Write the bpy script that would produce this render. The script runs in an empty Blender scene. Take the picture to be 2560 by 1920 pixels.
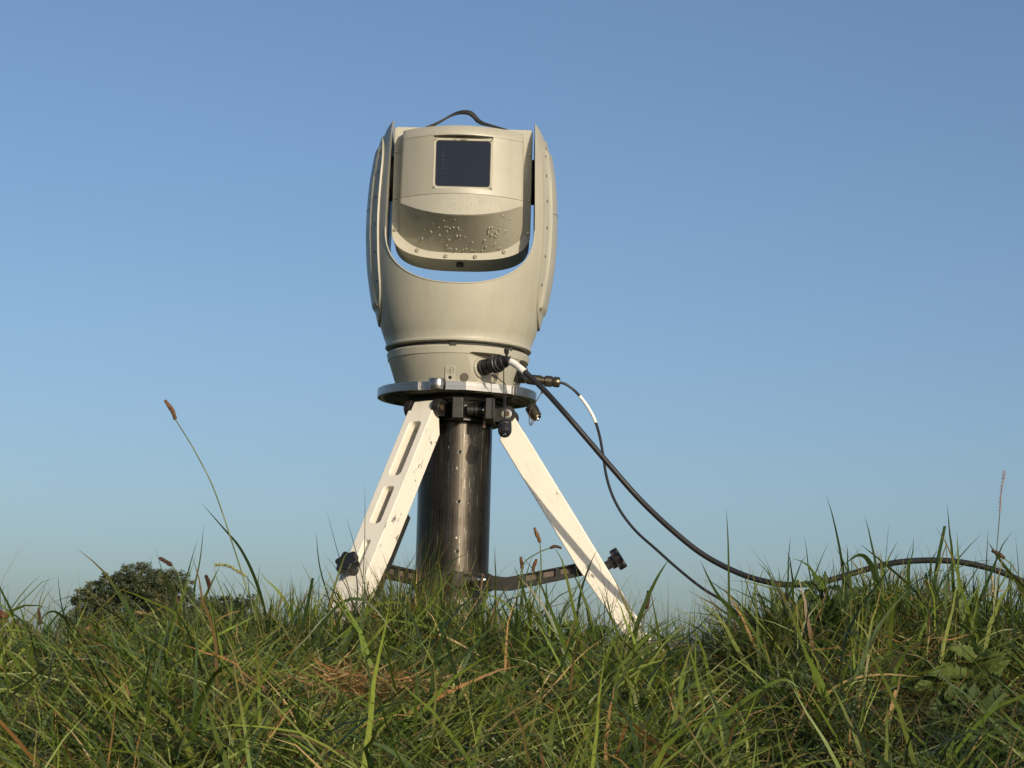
import bpy, bmesh, math, random
import numpy as np
from mathutils import Vector, Matrix

R = math.radians
rng = np.random.default_rng(7)
random.seed(7)
scene = bpy.context.scene
COL = scene.collection

# ------------------------------------------------------------------ camera, sky, sun, exposure
FPX, CX, CY = 5475.0, 1280.0, 960.0
CZ = 0.40
PITCH, ROLL = R(8.16), R(1.45)
D = 5.3                                   # distance of the mast axis in front of the camera
CAM = Vector((0, 0, CZ))
fw = Vector((0, math.cos(PITCH), math.sin(PITCH)))
r0 = Vector((1, 0, 0)); u0 = Vector((0, -math.sin(PITCH), math.cos(PITCH)))
rt = r0*math.cos(ROLL) + u0*math.sin(ROLL)
up = -r0*math.sin(ROLL) + u0*math.cos(ROLL)
cd = bpy.data.cameras.new('camera'); cam = bpy.data.objects.new('camera', cd); COL.objects.link(cam)
cam.matrix_world = Matrix(((rt.x, up.x, -fw.x, CAM.x), (rt.y, up.y, -fw.y, CAM.y), (rt.z, up.z, -fw.z, CAM.z), (0, 0, 0, 1)))
cd.sensor_width = 36; cd.lens = FPX/2560*36; cd.clip_start = .05; cd.clip_end = 5000
cd.dof.use_dof = True; cd.dof.focus_distance = 4.6; cd.dof.aperture_fstop = 45
scene.camera = cam

SUN_AZ, SUN_EL = R(180-29), R(17)
world = bpy.data.worlds.new('World'); scene.world = world; world.use_nodes = True
wn = world.node_tree
sky = wn.nodes.new('ShaderNodeTexSky'); sky.sky_type = 'NISHITA'; sky.sun_disc = False
sky.sun_elevation = SUN_EL; sky.sun_rotation = SUN_AZ; sky.altitude = 100
sky.air_density = .86; sky.dust_density = 2.3; sky.ozone_density = 2.8
wn.links.new(sky.outputs[0], wn.nodes['Background'].inputs[0])
wn.nodes['Background'].inputs[1].default_value = 0.122
sl = bpy.data.lights.new('sun', 'SUN'); sl.energy = 4.9; sl.angle = R(.53); sl.color = (1, .845, .63)
so = bpy.data.objects.new('sun', sl); COL.objects.link(so)
sdir = Vector((math.sin(SUN_AZ)*math.cos(SUN_EL), math.cos(SUN_AZ)*math.cos(SUN_EL), math.sin(SUN_EL)))
so.rotation_euler = sdir.to_track_quat('Z', 'Y').to_euler(); so.location = (2, -3, 4)
scene.view_settings.view_transform = 'Standard'; scene.view_settings.look = 'None'
scene.view_settings.exposure = 0.0; scene.view_settings.gamma = 1
scene.view_settings.use_curve_mapping = False

def at(px, py, Y):
    ray = fw + rt*((px-CX)/FPX) - up*((py-CY)/FPX)
    return CAM + ray*(Y/ray.y)
AX = at(1142.6, 985, D).x                 # mast axis
def zr(row, dy=0.0): return at(1144 + (960-row)*.0253, row, D+dy).z

# ------------------------------------------------------------------ materials
def mat(name, base, rough=.5, metal=0.0, spec=.5):
    m = bpy.data.materials.new(name); m.use_nodes = True
    b = m.node_tree.nodes['Principled BSDF']
    b.inputs['Base Color'].default_value = (*base, 1); b.inputs['Roughness'].default_value = rough
    b.inputs['Metallic'].default_value = metal; b.inputs['Specular IOR Level'].default_value = spec
    return m, m.node_tree, b
def N(t, kind, **kw):
    n = t.nodes.new(kind)
    for k, v in kw.items():
        if k in n.inputs: n.inputs[k].default_value = v
        else: setattr(n, k, v)
    return n
def coords(t, scale=(1, 1, 1), kind='Object'):
    c = t.nodes.new('ShaderNodeTexCoord'); mp = t.nodes.new('ShaderNodeMapping')
    mp.inputs['Scale'].default_value = scale; t.links.new(c.outputs[kind], mp.inputs[0]); return mp.outputs[0]
def noise(t, vec, scale, detail=4, rough=.55):
    n = N(t, 'ShaderNodeTexNoise'); n.inputs['Scale'].default_value = scale
    n.inputs['Detail'].default_value = detail; n.inputs['Roughness'].default_value = rough
    t.links.new(vec, n.inputs['Vector']); return n.outputs[0]
def ramp(t, fac, stops):
    r = t.nodes.new('ShaderNodeValToRGB'); e = r.color_ramp.elements
    while len(e) < len(stops): e.new(.5)
    for i, (p, c) in enumerate(stops):
        e[i].position = p; e[i].color = (*c, 1) if len(c) == 3 else c
    t.links.new(fac, r.inputs[0]); return r.outputs[0]
def mixc(t, fac, a, b, mode='MIX'):
    m = t.nodes.new('ShaderNodeMix'); m.data_type = 'RGBA'; m.blend_type = mode
    for s, v in ((0, fac), (6, a), (7, b)):
        if hasattr(v, 'is_output'): t.links.new(v, m.inputs[s])
        else: m.inputs[s].default_value = v if s == 0 else (*v, 1)
    return m.outputs[2]
def mul(t, a, b):
    m = t.nodes.new('ShaderNodeMath'); m.operation = 'MULTIPLY'
    for i, v in enumerate((a, b)):
        if hasattr(v, 'is_output'): t.links.new(v, m.inputs[i])
        else: m.inputs[i].default_value = v
    return m.outputs[0]
def bump(t, b, h, strength, dist=.001):
    n = t.nodes.new('ShaderNodeBump'); n.inputs['Strength'].default_value = strength; n.inputs['Distance'].default_value = dist
    t.links.new(h, n.inputs['Height']); t.links.new(n.outputs[0], b.inputs['Normal'])
G3 = lambda v: (v, v, v)
M = {}
# cream powder coat of the turret
m, t, b = mat('cream_powder_coat', (.46, .43, .33), .42); M['cream'] = m
v = coords(t); big = noise(t, v, 6, 5); fine = noise(t, v, 700, 2)
stv = coords(t, (60, 60, 3.5)); st = noise(t, stv, 1, 3)
c = mixc(t, ramp(t, big, [(.35, G3(0)), (.7, G3(1))]), (.325, .316, .262), (.362, .350, .290))
c = mixc(t, mul(t, ramp(t, st, [(.50, G3(0)), (.75, G3(1))]), .34), c, (.28, .25, .19))
c = mixc(t, mul(t, ramp(t, fine, [(.3, G3(1)), (.5, G3(0))]), .18), c, (.29, .275, .22))
t.links.new(c, b.inputs['Base Color'])
t.links.new(ramp(t, noise(t, v, 30, 5), [(.3, G3(.34)), (.7, G3(.5))]), b.inputs['Roughness'])
bump(t, b, fine, .4, .0008)
# white paint of the legs, chipped along the outer edges
m, t, b = mat('white_chipped_paint', (.78, .76, .70), .38); M['white'] = m
v = coords(t); sep = N(t, 'ShaderNodeSeparateXYZ'); cc = t.nodes.new('ShaderNodeTexCoord'); t.links.new(cc.outputs['Object'], sep.inputs[0])
ab = N(t, 'ShaderNodeMath', operation='ABSOLUTE'); t.links.new(sep.outputs[1], ab.inputs[0])
edge = ramp(t, mul(t, ab.outputs[0], 20), [(.50, G3(0)), (.64, G3(1))])
chv = coords(t, (40, 70, 16)); ch = noise(t, chv, 1.0, 6, .7)
front = ramp(t, mul(t, sep.outputs[0], 20), [(.12, G3(1)), (.28, G3(0))])
sidey = N(t, 'ShaderNodeMath', operation='MULTIPLY_ADD'); t.links.new(sep.outputs[1], sidey.inputs[0]); sidey.inputs[1].default_value = 10; sidey.inputs[2].default_value = .5
wear = ramp(t, sidey.outputs[0], [(.25, G3(.93)), (.6, G3(1.03))])
chip = ramp(t, mul(t, mul(t, mul(t, ch, edge), front), wear), [(.615, G3(0)), (.63, G3(1))])
dirt = ramp(t, noise(t, coords(t, (30, 30, 9)), 1.5, 6, .65), [(.5, G3(0)), (.8, G3(1))])
c = mixc(t, mul(t, dirt, .4), (.64, .61, .535), (.42, .36, .27))
speck = ramp(t, noise(t, v, 120, 2), [(.80, G3(0)), (.82, G3(1))])
c = mixc(t, mul(t, speck, .55), c, (.16, .14, .12))
c = mixc(t, chip, c, (.17, .16, .155))
t.links.new(c, b.inputs['Base Color'])
bump(t, b, chip, -.35, .0008)
# black anodised mast tube with scratches along and across
m, t, b = mat('black_scratched_tube', (.03, .028, .026), .34, .8); M['tube'] = m
along = noise(t, coords(t, (260, 260, 2.2)), 1, 4, .65); across = noise(t, coords(t, (9, 9, 420)), 1, 3)
blot = noise(t, coords(t), 14, 5, .6)
scr = ramp(t, noise(t, coords(t, (330, 330, 11)), 1, 3, .7), [(.64, G3(0)), (.68, G3(1))])
scr2 = ramp(t, noise(t, coords(t, (16, 16, 560)), 1, 3, .7), [(.71, G3(0)), (.75, G3(1))])
c = mixc(t, ramp(t, along, [(.3, G3(0)), (.75, G3(1))]), (.012, .011, .010), (.058, .050, .042))
c = mixc(t, mul(t, ramp(t, blot, [(.4, G3(0)), (.7, G3(1))]), .5), c, (.06, .053, .043))
c = mixc(t, mul(t, scr, .42), c, (.45, .42, .37)); c = mixc(t, mul(t, scr2, .3), c, (.4, .37, .32))
spk = ramp(t, noise(t, coords(t, (210, 210, 75)), 1, 2), [(.72, G3(0)), (.75, G3(1))])
c = mixc(t, mul(t, spk, .45), c, (.55, .52, .46))
t.links.new(c, b.inputs['Base Color'])
t.links.new(ramp(t, mixc(t, .5, along, blot), [(.3, G3(.22)), (.7, G3(.40))]), b.inputs['Roughness'])
bump(t, b, along, .12, .0005)
m, t, b = mat('worn_inner_tube', (.14, .125, .105), .42, .85); M['tube2'] = m
c = mixc(t, ramp(t, noise(t, coords(t), 45, 6, .7), [(.35, G3(0)), (.65, G3(1))]), (.09, .08, .066), (.22, .195, .16)); t.links.new(c, b.inputs['Base Color'])
# machined aluminium
m, t, b = mat('machined_aluminium', (.62, .62, .61), .33, .95); M['alu'] = m
n_ = noise(t, coords(t), 25, 6, .65)
c = mixc(t, ramp(t, n_, [(.45, G3(0)), (.75, G3(1))]), (.30, .305, .31), (.26, .23, .17)); t.links.new(c, b.inputs['Base Color'])
t.links.new(ramp(t, noise(t, coords(t, (3, 3, 300)), 1, 3), [(.3, G3(.25)), (.7, G3(.42))]), b.inputs['Roughness'])
m, t, b = mat('dark_olive_plate', (.10, .09, .06), .55, .5); M['underplate'] = m
c = mixc(t, ramp(t, noise(t, coords(t), 40, 6, .7), [(.4, G3(0)), (.65, G3(1))]), (.13, .12, .085), (.04, .035, .025)); t.links.new(c, b.inputs['Base Color'])
def plain(key, name, base, rough, metal=0.0, ns=60, var=.35, spec=.5):
    m, t, b = mat(name, base, rough, metal, spec)
    c = mixc(t, ramp(t, noise(t, coords(t), ns, 5, .65), [(.35, G3(0)), (.7, G3(1))]), tuple(x*(1-var) for x in base), tuple(min(1, x*(1+var)) for x in base))
    t.links.new(c, b.inputs['Base Color']); M[key] = m; return m, t, b
plain('black', 'black_coated_metal', (.022, .021, .019), .42, .3)
plain('brace', 'worn_black_brace', (.016, .015, .013), .5, .2, 40)
plain('rubber', 'black_rubber', (.015, .015, .016), .40, 0, 90)
plain('cable', 'black_cable_jacket', (.016, .016, .017), .42, 0, 130, .12)
plain('sleeve', 'white_heat_shrink', (.72, .70, .66), .45, 0, 90, .12)
plain('bronze', 'olive_bronze_connector', (.105, .09, .065), .36, .8, 70)
plain('steel', 'bright_steel', (.6, .58, .54), .25, 1.0, 70, .15)
plain('rust', 'rusty_lever', (.115, .075, .048), .5, .5, 60)
plain('screw', 'dull_screw_steel', (.33, .30, .23), .35, .75, 200)
plain('hole', 'dark_hole', (.006, .006, .006), .8, 0, 50)
plain('groove', 'dark_gasket_gap_shade', (.02, .019, .016), .7, 0, 50)
plain('strap', 'black_webbing', (.014, .014, .014), .7, 0, 600, .6)
plain('recess', 'brown_dusty_recess', (.095, .072, .055), .7, 0, 50, .5)
plain('plug', 'olive_plug', (.085, .08, .06), .6, 0, 80, .15)
m, t, b = mat('dark_window_glass', (.006, .008, .014), .04, 0, .30); M['glass'] = m
b.inputs['Coat Weight'].default_value = .25; b.inputs['Coat Roughness'].default_value = .03
b.inputs['Coat Tint'].default_value = (.75, .8, 1, 1)
m, t, b = mat('water', (.42, .40, .33), .03, 0, .8); M['water'] = m
b.inputs['Transmission Weight'].default_value = .25; b.inputs['IOR'].default_value = 1.33
# vegetation
def leafmat(key, name, transl=.3, rough=.42, spec=.4):
    m = bpy.data.materials.new(name); m.use_nodes = True; t = m.node_tree
    b = t.nodes['Principled BSDF']; out = t.nodes['Material Output']
    a = N(t, 'ShaderNodeAttribute', attribute_name='tint')
    nn = noise(t, coords(t), 160, 3)
    c = mixc(t, .45, a.outputs['Color'], ramp(t, nn, [(.3, G3(.45)), (.7, G3(1))]), 'MULTIPLY')
    t.links.new(c, b.inputs['Base Color']); b.inputs['Roughness'].default_value = rough; b.inputs['Specular IOR Level'].default_value = spec
    tr = N(t, 'ShaderNodeBsdfTranslucent'); t.links.new(mixc(t, 1.0, c, (1.15, 1.3, .65), 'MULTIPLY'), tr.inputs[0])
    ms = N(t, 'ShaderNodeMixShader'); ms.inputs[0].default_value = transl
    t.links.new(b.outputs[0], ms.inputs[1]); t.links.new(tr.outputs[0], ms.inputs[2]); t.links.new(ms.outputs[0], out.inputs[0])
    M[key] = m
leafmat('grass', 'grass_blades', .36, .42, .32); leafmat('leaf', 'weed_leaf', .25, .6, .18); leafmat('seed', 'seed_head', .08, .75, .2)
leafmat('tree', 'tree_leaves', .25, .5, .35)
m, t, b = mat('soil_and_thatch', (.05, .04, .022), .9, 0, .2); M['soil'] = m
c = mixc(t, ramp(t, noise(t, coords(t), 35, 6, .7), [(.35, G3(0)), (.65, G3(1))]), (.014, .013, .007), (.034, .030, .014))  # near soil coloured extra dark, standing in for shade between blades
gp = N(t, 'ShaderNodeNewGeometry'); ln = N(t, 'ShaderNodeVectorMath', operation='DISTANCE'); t.links.new(gp.outputs['Position'], ln.inputs[0]); ln.inputs[1].default_value = (0, 4.2, .4)
fld = mixc(t, ramp(t, noise(t, coords(t), .6, 8, .7), [(.35, G3(0)), (.65, G3(1))]), (.060, .085, .024), (.105, .120, .040))
c = mixc(t, ramp(t, mul(t, ln.outputs['Value'], .1), [(.25, G3(0)), (.42, G3(1))]), c, fld); t.links.new(c, b.inputs['Base Color'])
plain('bark', 'grey_brown_bark', (.09, .07, .05), .85, 0, 12)

# ------------------------------------------------------------------ object helpers
def link(o): COL.objects.link(o); return o
def tag(o, label, cat, group=None, kind=None):
    o['label'] = label; o['category'] = cat
    if group: o['group'] = group
    if kind: o['kind'] = kind
    return o
LOC = {}
def thing(name, loc, label, cat, group=None):
    e = link(bpy.data.objects.new(name, None)); e.location = loc; e.empty_display_size = .05
    LOC[e] = Vector(loc); return tag(e, label, cat, group)
def adopt(o, parent):
    if parent is None: return o
    o.parent = parent
    o.matrix_parent_inverse = Matrix.Translation(-LOC[parent]) if parent in LOC else Matrix.Identity(4)
    return o
def finish(me, smooth=35):
    if smooth:
        for p in me.polygons: p.use_smooth = True
        me.set_sharp_from_angle(angle=R(smooth))
def obj(name, geo, material, parent=None, smooth=35, bevel=0, fix=True, bseg=2):
    me = bpy.data.meshes.new(name)
    if isinstance(geo, bpy.types.Mesh): me = geo; me.name = name
    else: me.from_pydata([tuple(v) for v in geo[0]], [], geo[1])
    if fix:
        bm = bmesh.new(); bm.from_mesh(me); bmesh.ops.recalc_face_normals(bm, faces=bm.faces); bm.to_mesh(me); bm.free()
    me.materials.clear(); me.materials.append(M[material]); finish(me, smooth)
    o = link(bpy.data.objects.new(name, me)); adopt(o, parent)
    if bevel:
        bv = o.modifiers.new('bevel', 'BEVEL'); bv.width = bevel; bv.segments = bseg; bv.limit_method = 'ANGLE'; bv.angle_limit = R(40); bv.harden_normals = True
    return o
def join(*gs):
    V, F = [], []
    for v, f in gs:
        k = len(V); V += list(v); F += [tuple(i+k for i in q) for q in f]
    return V, F
def xf(geo, mtx): return [mtx @ Vector(v) for v in geo[0]], geo[1]
def box(c, s):
    c = Vector(c); V = [c + Vector((x*s[0]/2, y*s[1]/2, z*s[2]/2)) for x in (-1, 1) for y in (-1, 1) for z in (-1, 1)]
    return V, [(0, 1, 3, 2), (4, 6, 7, 5), (0, 4, 5, 1), (2, 3, 7, 6), (0, 2, 6, 4), (1, 5, 7, 3)]
def lathe(prof, n=64, c=(0, 0, 0), caps=True):
    V, F = [], []
    for r, z in prof:
        for i in range(n):
            a = 2*math.pi*i/n; V.append(Vector((c[0]+r*math.cos(a), c[1]+r*math.sin(a), c[2]+z)))
    for k in range(len(prof)-1):
        for i in range(n):
            j = (i+1) % n; F.append((k*n+i, k*n+j, (k+1)*n+j, (k+1)*n+i))
    if caps: F.append(tuple(range(n-1, -1, -1))); F.append(tuple(range((len(prof)-1)*n, len(prof)*n)))
    return V, F
def spun(p0, p1, prof, n=24):             # lathe along p0->p1; prof = (radius, fraction)
    p0, p1 = Vector(p0), Vector(p1); d = p1-p0; L = d.length
    q = d.to_track_quat('Z', 'Y').to_matrix().to_4x4(); q.translation = p0
    return xf(lathe([(r, f*L) for r, f in prof], n), q)
def cyl(p0, p1, r, n=24): return spun(p0, p1, [(r, 0), (r, 1)], n)
def prism(out, m0, m1):                   # outline points (Vectors) shifted by m0 and m1
    n = len(out); V = [Vector(p)+Vector(m0) for p in out] + [Vector(p)+Vector(m1) for p in out]
    F = [tuple(range(n-1, -1, -1)), tuple(range(n, 2*n))] + [(i, (i+1) % n, n+(i+1) % n, n+i) for i in range(n)]
    return V, F
def smooth_path(pts, sub=8):
    P = [Vector(p) for p in pts]; P = [2*P[0]-P[1]] + P + [2*P[-1]-P[-2]]; out = []
    for i in range(1, len(P)-2):
        a, b_, c_, d_ = P[i-1:i+3]
        for k in range(sub):
            s = k/sub; out.append(.5*((2*b_)+(c_-a)*s+(2*a-5*b_+4*c_-d_)*s*s+(3*b_-a-3*c_+d_)*s**3))
    out.append(P[-2]); return out
def tube(pts, rad, n=10):
    V, F = [], []; u_ = None; m_ = len(pts)
    for i, p in enumerate(pts):
        tan = (pts[min(i+1, m_-1)]-pts[max(i-1, 0)]).normalized()
        u_ = tan.orthogonal() if u_ is None else (u_-tan*u_.dot(tan))
        u_.normalize(); w = tan.cross(u_); r = rad(i/(m_-1)) if callable(rad) else rad
        for k in range(n):
            a = 2*math.pi*k/n; V.append(p+u_*math.cos(a)*r+w*math.sin(a)*r)
    for i in range(m_-1):
        for k in range(n): F.append((i*n+k, i*n+(k+1) % n, (i+1)*n+(k+1) % n, (i+1)*n+k))
    F.append(tuple(range(n-1, -1, -1))); F.append(tuple(range((m_-1)*n, m_*n))); return V, F
def ribbon(pts, side, w, th):
    V, F = [], []
    for i, p in enumerate(pts):
        s = side(i/(len(pts)-1)); tan = (pts[min(i+1, len(pts)-1)]-pts[max(i-1, 0)]).normalized(); nn = tan.cross(s).normalized()
        for a, c_ in ((-1, -1), (1, -1), (1, 1), (-1, 1)): V.append(p+s*a*w/2+nn*c_*th/2)
    for i in range(len(pts)-1):
        for k in range(4): F.append((i*4+k, i*4+(k+1) % 4, i*4+4+(k+1) % 4, i*4+4+k))
    return V, F
def boolean(o, geos):
    cut = []
    for g in geos:
        c_ = obj('cutter', g, 'black', None, 0); cut.append(c_)
        md = o.modifiers.new('cut', 'BOOLEAN'); md.operation = 'DIFFERENCE'; md.solver = 'EXACT'; md.object = c_
    dg = bpy.context.evaluated_depsgraph_get(); me = bpy.data.meshes.new_from_object(o.evaluated_get(dg))
    o.modifiers.clear(); o.data = me
    for c_ in cut: bpy.data.objects.remove(c_)
    finish(me, 35); return o
def addbevel(o, w, seg=2):
    bv = o.modifiers.new('bevel', 'BEVEL'); bv.width = w; bv.segments = seg; bv.limit_method = 'ANGLE'; bv.angle_limit = R(42); bv.harden_normals = True
def inst(name, src, mtx, parent):
    o = link(bpy.data.objects.new(name, src)); o.parent = parent
    base = Matrix.Translation(-LOC[parent]) if parent in LOC else Matrix.Identity(4)
    o.matrix_parent_inverse = base; o.matrix_basis = mtx; return o
def frame(p, z, x=None):                  # matrix with local Z along z at p
    z = Vector(z).normalized(); q = z.to_track_quat('Z', 'Y').to_matrix().to_4x4(); q.translation = p; return q
C0 = Vector((AX, D, 0))                   # mast axis at z = 0
def L3(x, y, z): return Vector((AX+x, D+y, z))

# ------------------------------------------------------------------ ground
crest_px = [-1500, -600, 0, 150, 300, 480, 600, 760, 900, 1100, 1300, 1450, 1600, 1680, 1730, 1790, 1860, 1950, 2100, 2300, 2560, 3200, 4200]
crest_row = [1710, 1705, 1695, 1725, 1728, 1680, 1658, 1652, 1658, 1652, 1665, 1675, 1705, 1755, 1790, 1745, 1655, 1612, 1608, 1608, 1630, 1660, 1700]
YC = 4.35
_cx = np.array([at(p, r_, YC).x for p, r_ in zip(crest_px, crest_row)])
_cz = np.array([at(p, r_, YC).z for p, r_ in zip(crest_px, crest_row)])
def sst(v): v = np.clip(v, 0, 1); return v*v*(3-2*v)
def gz(x, y):
    x = np.asarray(x, float); y = np.asarray(y, float)
    zc = np.interp(x, _cx, _cz); zc = zc*np.exp(-np.maximum(np.abs(x)-1.4, 0)*.15)
    s = np.clip((y-1.9)/(YC-1.9), 0, 1)
    z = (CZ-.30) + (zc-(CZ-.30))*(s**.85)
    back = .415 + .05*np.exp(-((x+.3)/.5)**2)
    z = z + (back-zc)*sst((y-YC-.1)/.7)
    z = z - (z-.0)*sst((y-6.2)/8) - .0*y
    z = np.where(y < 1.9, (CZ-.30)-.12*sst((1.9-y)/2.2), z)
    near = np.exp(-np.maximum(np.abs(y-3.6)-3, 0))
    z = z + near*(.014*np.sin(x*7.1+y*3.3)+.012*np.sin(x*12.7-y*9.1+1)+.008*np.sin(x*23+y*17))
    return z
xs = np.unique(np.concatenate([np.linspace(-3, 3, 151), np.array([-2000, -600, -200, -80, -40, -20, -12, -8, -6, -5, -4, 4, 5, 6, 8, 12, 20, 40, 80, 200, 600, 2000])]))
ys = np.unique(np.concatenate([np.linspace(.4, 8, 191), np.array([-300, -60, -20, -8, -4, -2, -1, -.5, 9, 10, 12, 14, 17, 20, 30, 50, 100, 250, 800, 3000])]))
XX, YY = np.meshgrid(xs, ys); ZZ = gz(XX, YY); nx, ny = len(xs), len(ys)
gv = np.stack([XX.ravel(), YY.ravel(), ZZ.ravel()], 1)
gf = [(j*nx+i, j*nx+i+1, (j+1)*nx+i+1, (j+1)*nx+i) for j in range(ny-1) for i in range(nx-1)]
g = obj('ground', (gv.tolist(), gf), 'soil', None, 60, fix=False); g['kind'] = 'structure'; g['label'] = 'grassy bank rising to a low crest'

# ------------------------------------------------------------------ tripod
zdisc_b = zr(1004, -.0); zdisc_b = at(1142, 1000, D).z
ZD0 = zr(1001.0)                          # underside of the round plate at the axis
tri = thing('tripod', (AX, D, float(gz(AX, D))), 'scuffed white three legged tripod with a black centre tube under the turret', 'tripod')
# mast tube with peg holes
zt_top, zt_mid, zt_bot = ZD0-.02, zr(1462), float(gz(AX, D))-.02
RT = .0885
post = obj('mast_tube', lathe([(RT, 0), (RT, zt_top-zt_mid+.03)], 96), 'tube', None, 35)
hole_c = []
for row, dx in ((1130, 14), (1254, 14.6), (1378.6, 14.2)):
    zz = zr(row, -.088)-(zt_mid-.03); xh = dx*.00096; hole_c.append(cyl((xh, -.12, zz), (xh, -.05, zz), .0042, 16))
post.location = (AX, D, zt_mid-.03)
adopt(post, tri)
for i, hc in enumerate(hole_c):
    ring = [v for v in hc[0]]
    cpt = sum(ring, Vector())/len(ring); yy = -math.sqrt(RT*RT-cpt.x**2)
    obj('peg_hole', xf(cyl((cpt.x, yy-.0006, cpt.z), (cpt.x, yy+.01, cpt.z), .0042, 16), Matrix.Translation(post.location)), 'hole', tri)
    tor = [Vector((cpt.x+.0046*math.cos(a), yy-.0002, cpt.z+.0046*math.sin(a))) for a in np.linspace(0, 2*math.pi, 20)]
    obj('peg_hole_rim', xf(tube(tor, .0007, 6), Matrix.Translation(post.location)), 'steel', tri)
obj('inner_tube', lathe([(.082, zt_bot-.0), (.082, zt_mid)], 72, (AX, D, 0)), 'tube2', tri)
# round mounting plate with machined rim
def rim(a):                               # a = angle from the front (-y), + to the right, in degrees
    r = .194
    if -44 < a < -27: r = .194*math.cos(R(8.5))/math.cos(R(a+35.5))
    elif -27 <= a <= -19: r = .184
    elif -9 <= a <= -7: r = .180
    elif -7 < a < 7.5: r = .188/math.cos(R(a+1))
    elif 7.5 <= a <= 44: r = .182/math.cos(R(a-25.5))
    elif 44 < a < 48: r = .187
    return r
angs = sorted(set(list(np.arange(-180, 180, 2.5)) + [-44, -27.01, -26.9, -19.1, -18.9, -9.05, -8.9, -7.05, -6.9, 7.4, 7.6, 43.9, 44.1, 47.9, 48.1]))
out = [L3(rim(a)*math.sin(R(a)), -rim(a)*math.cos(R(a)), 0) for a in angs]
TH = .0205
plate = obj('mounting_plate', prism(out, (0, 0, ZD0), (0, 0, ZD0+TH)), 'alu', tri, 25, bevel=.001)
obj('plate_underside', lathe([(.176, ZD0-.003), (.1785, ZD0-.0005)], 72, (AX, D, 0)), 'underplate', plate)  # underside sheet, darker and browner than the rim
obj('boss', lathe([(.0195, ZD0+.001), (.0205, ZD0+.003), (.0205, ZD0+TH+.004), (.0195, ZD0+TH+.006)], 36, tuple(L3(.178*math.sin(R(-14)), -.178*math.cos(R(-14)), 0))), 'alu', plate)
for a in (-62, -48, 55, 68, 80, 110, 180, 250):
    p = L3(.158*math.sin(R(a)), -.158*math.cos(R(a)), ZD0-.0045)
    obj('bolt_hole', cyl(p, p+Vector((0, 0, .01)), .0065, 16), 'hole', plate)
# upper collar
zc0, zc1 = zr(1056, -.1), ZD0-.012
ZH = zr(1026, -.1)                        # hinge height
col8 = []
for k in range(24):
    a = 2*math.pi*k/24; r_ = .108
    col8.append(L3(r_*math.cos(a), r_*math.sin(a), 0))
collar = obj('collar', prism(col8, (0, 0, zc0+.004), (0, 0, zc1)), 'black', tri, 20, bevel=.002)
obj('bearing_ring', lathe([(.118, ZD0-.013), (.118, ZD0-.0035)], 60, (AX, D, 0)), 'black', tri)
# clamp blocks and lever at the front of the collar
for x0, x1, y0 in ((-.006, .020, -.125), (.072, .094, -.122)):
    obj('clamp_block', box(L3((x0+x1)/2, (y0-.09)/2, (zc0+zc1)/2), (x1-x0, .09+y0*-1-.09, zc1-zc0-.004)), 'black', collar, bevel=.002)
def lever(z, x0, parent, y0=-.128, long=.045):
    obj('lever_boss', join(spun(L3(x0, y0+.012, z), L3(x0+.034, y0+.012, z), [(.0145, 0), (.0145, .4), (.012, .42), (.012, .55), (.0155, .58), (.0155, 1)], 24)), 'black', parent)
    obj('lever_pivot', spun(L3(x0+.034, y0+.010, z), L3(x0+.052, y0+.010, z), [(.0085, 0), (.0095, .2), (.0095, .8), (.0085, 1)], 20), 'steel', parent)
    obj('lever_handle', spun(L3(x0+.045, y0-.002, z+.014), L3(x0+.041, y0-.004, z-long), [(.0045, 0), (.006, .08), (.0036, .16), (.0034, .86), (.0052, .9), (.0052, .98), (.003, 1)], 14), 'rust', parent)
lever((zc0+zc1)/2+.001, .028, collar)
# legs: built once in local axes (x = outward, y = tangential, z = down the leg is -z)
AZ = [R(-120), R(-6), R(100)]; HRS = [.146, .128, .128]; KZ = [0, .055, .02]
HR = .128; SPL = math.atan(.640); LEN = .80
W_, T_ = .070, .060
def legpoly():
    return [(-.004, .034), (-.004, .012), (-.034, .012), (-.036, -.012), (-.060, -.055), (-.060, -.40), (-.050, -.56), (-.050, -.575), (0.0, -.575), (0, -.03)]
def leg_profile_mesh():
    pts = [(0, -.014), (-.034, -.014), (-.060, -.044), (-.060, -.40), (-.048, -.60), (0, -.60)]
    o = [Vector((x, 0, z)) for x, z in pts]
    return prism(o, (0, -W_/2, 0), (0, W_/2, 0))
leg0 = obj('leg', leg_profile_mesh(), 'white', None, 25)
def slot(z0, z1, w, yc, x0=-.2, x1=.1):
    o = []; n = 8; r_ = w*.34
    for k in range(4):
        cxs, czs = ((1, 1), (-1, 1), (-1, -1), (1, -1))[k]
        for j in range(n+1):
            a = k*math.pi/2+j*math.pi/2/n
            o.append(Vector((0, yc+cxs*(w/2-r_)+r_*math.cos(a), (z0+z1)/2+czs*(abs(z1-z0)/2-r_)+r_*math.sin(a))))
    return prism(o, (x0, 0, 0), (x1, 0, 0))
boolean(leg0, [slot(-.050, -.212, .031, 0), slot(-.245, -.352, .027, 0), slot(-.40, -.50, .017, 0, -.012)])
addbevel(leg0, .0025, 3)
neck = join(box((-.017, 0, -.001), (.034, .058, .032)))
chan = prism([Vector((x, 0, z)) for x, z in ((-.0612, -.11), (-.0612, -.38), (-.061, -.38), (-.061, -.11))], (0, -.02, 0), (0, .02, 0))
lower = join(box((-.027, 0, -.66), (.034, .046, .16)))
star = []
for k in range(60):
    a = 2*math.pi*k/60; r_ = .0255+.0035*math.cos(6*a); star.append(Vector((0, r_*math.cos(a), r_*math.sin(a)-.49)))
knob = prism(star, (.024, 0, 0), (.044, 0, 0)); stem = spun((-.01, 0, -.49), (.026, 0, -.49), [(.011, 0), (.011, .6), (.016, .62), (.016, 1)], 20)
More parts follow.
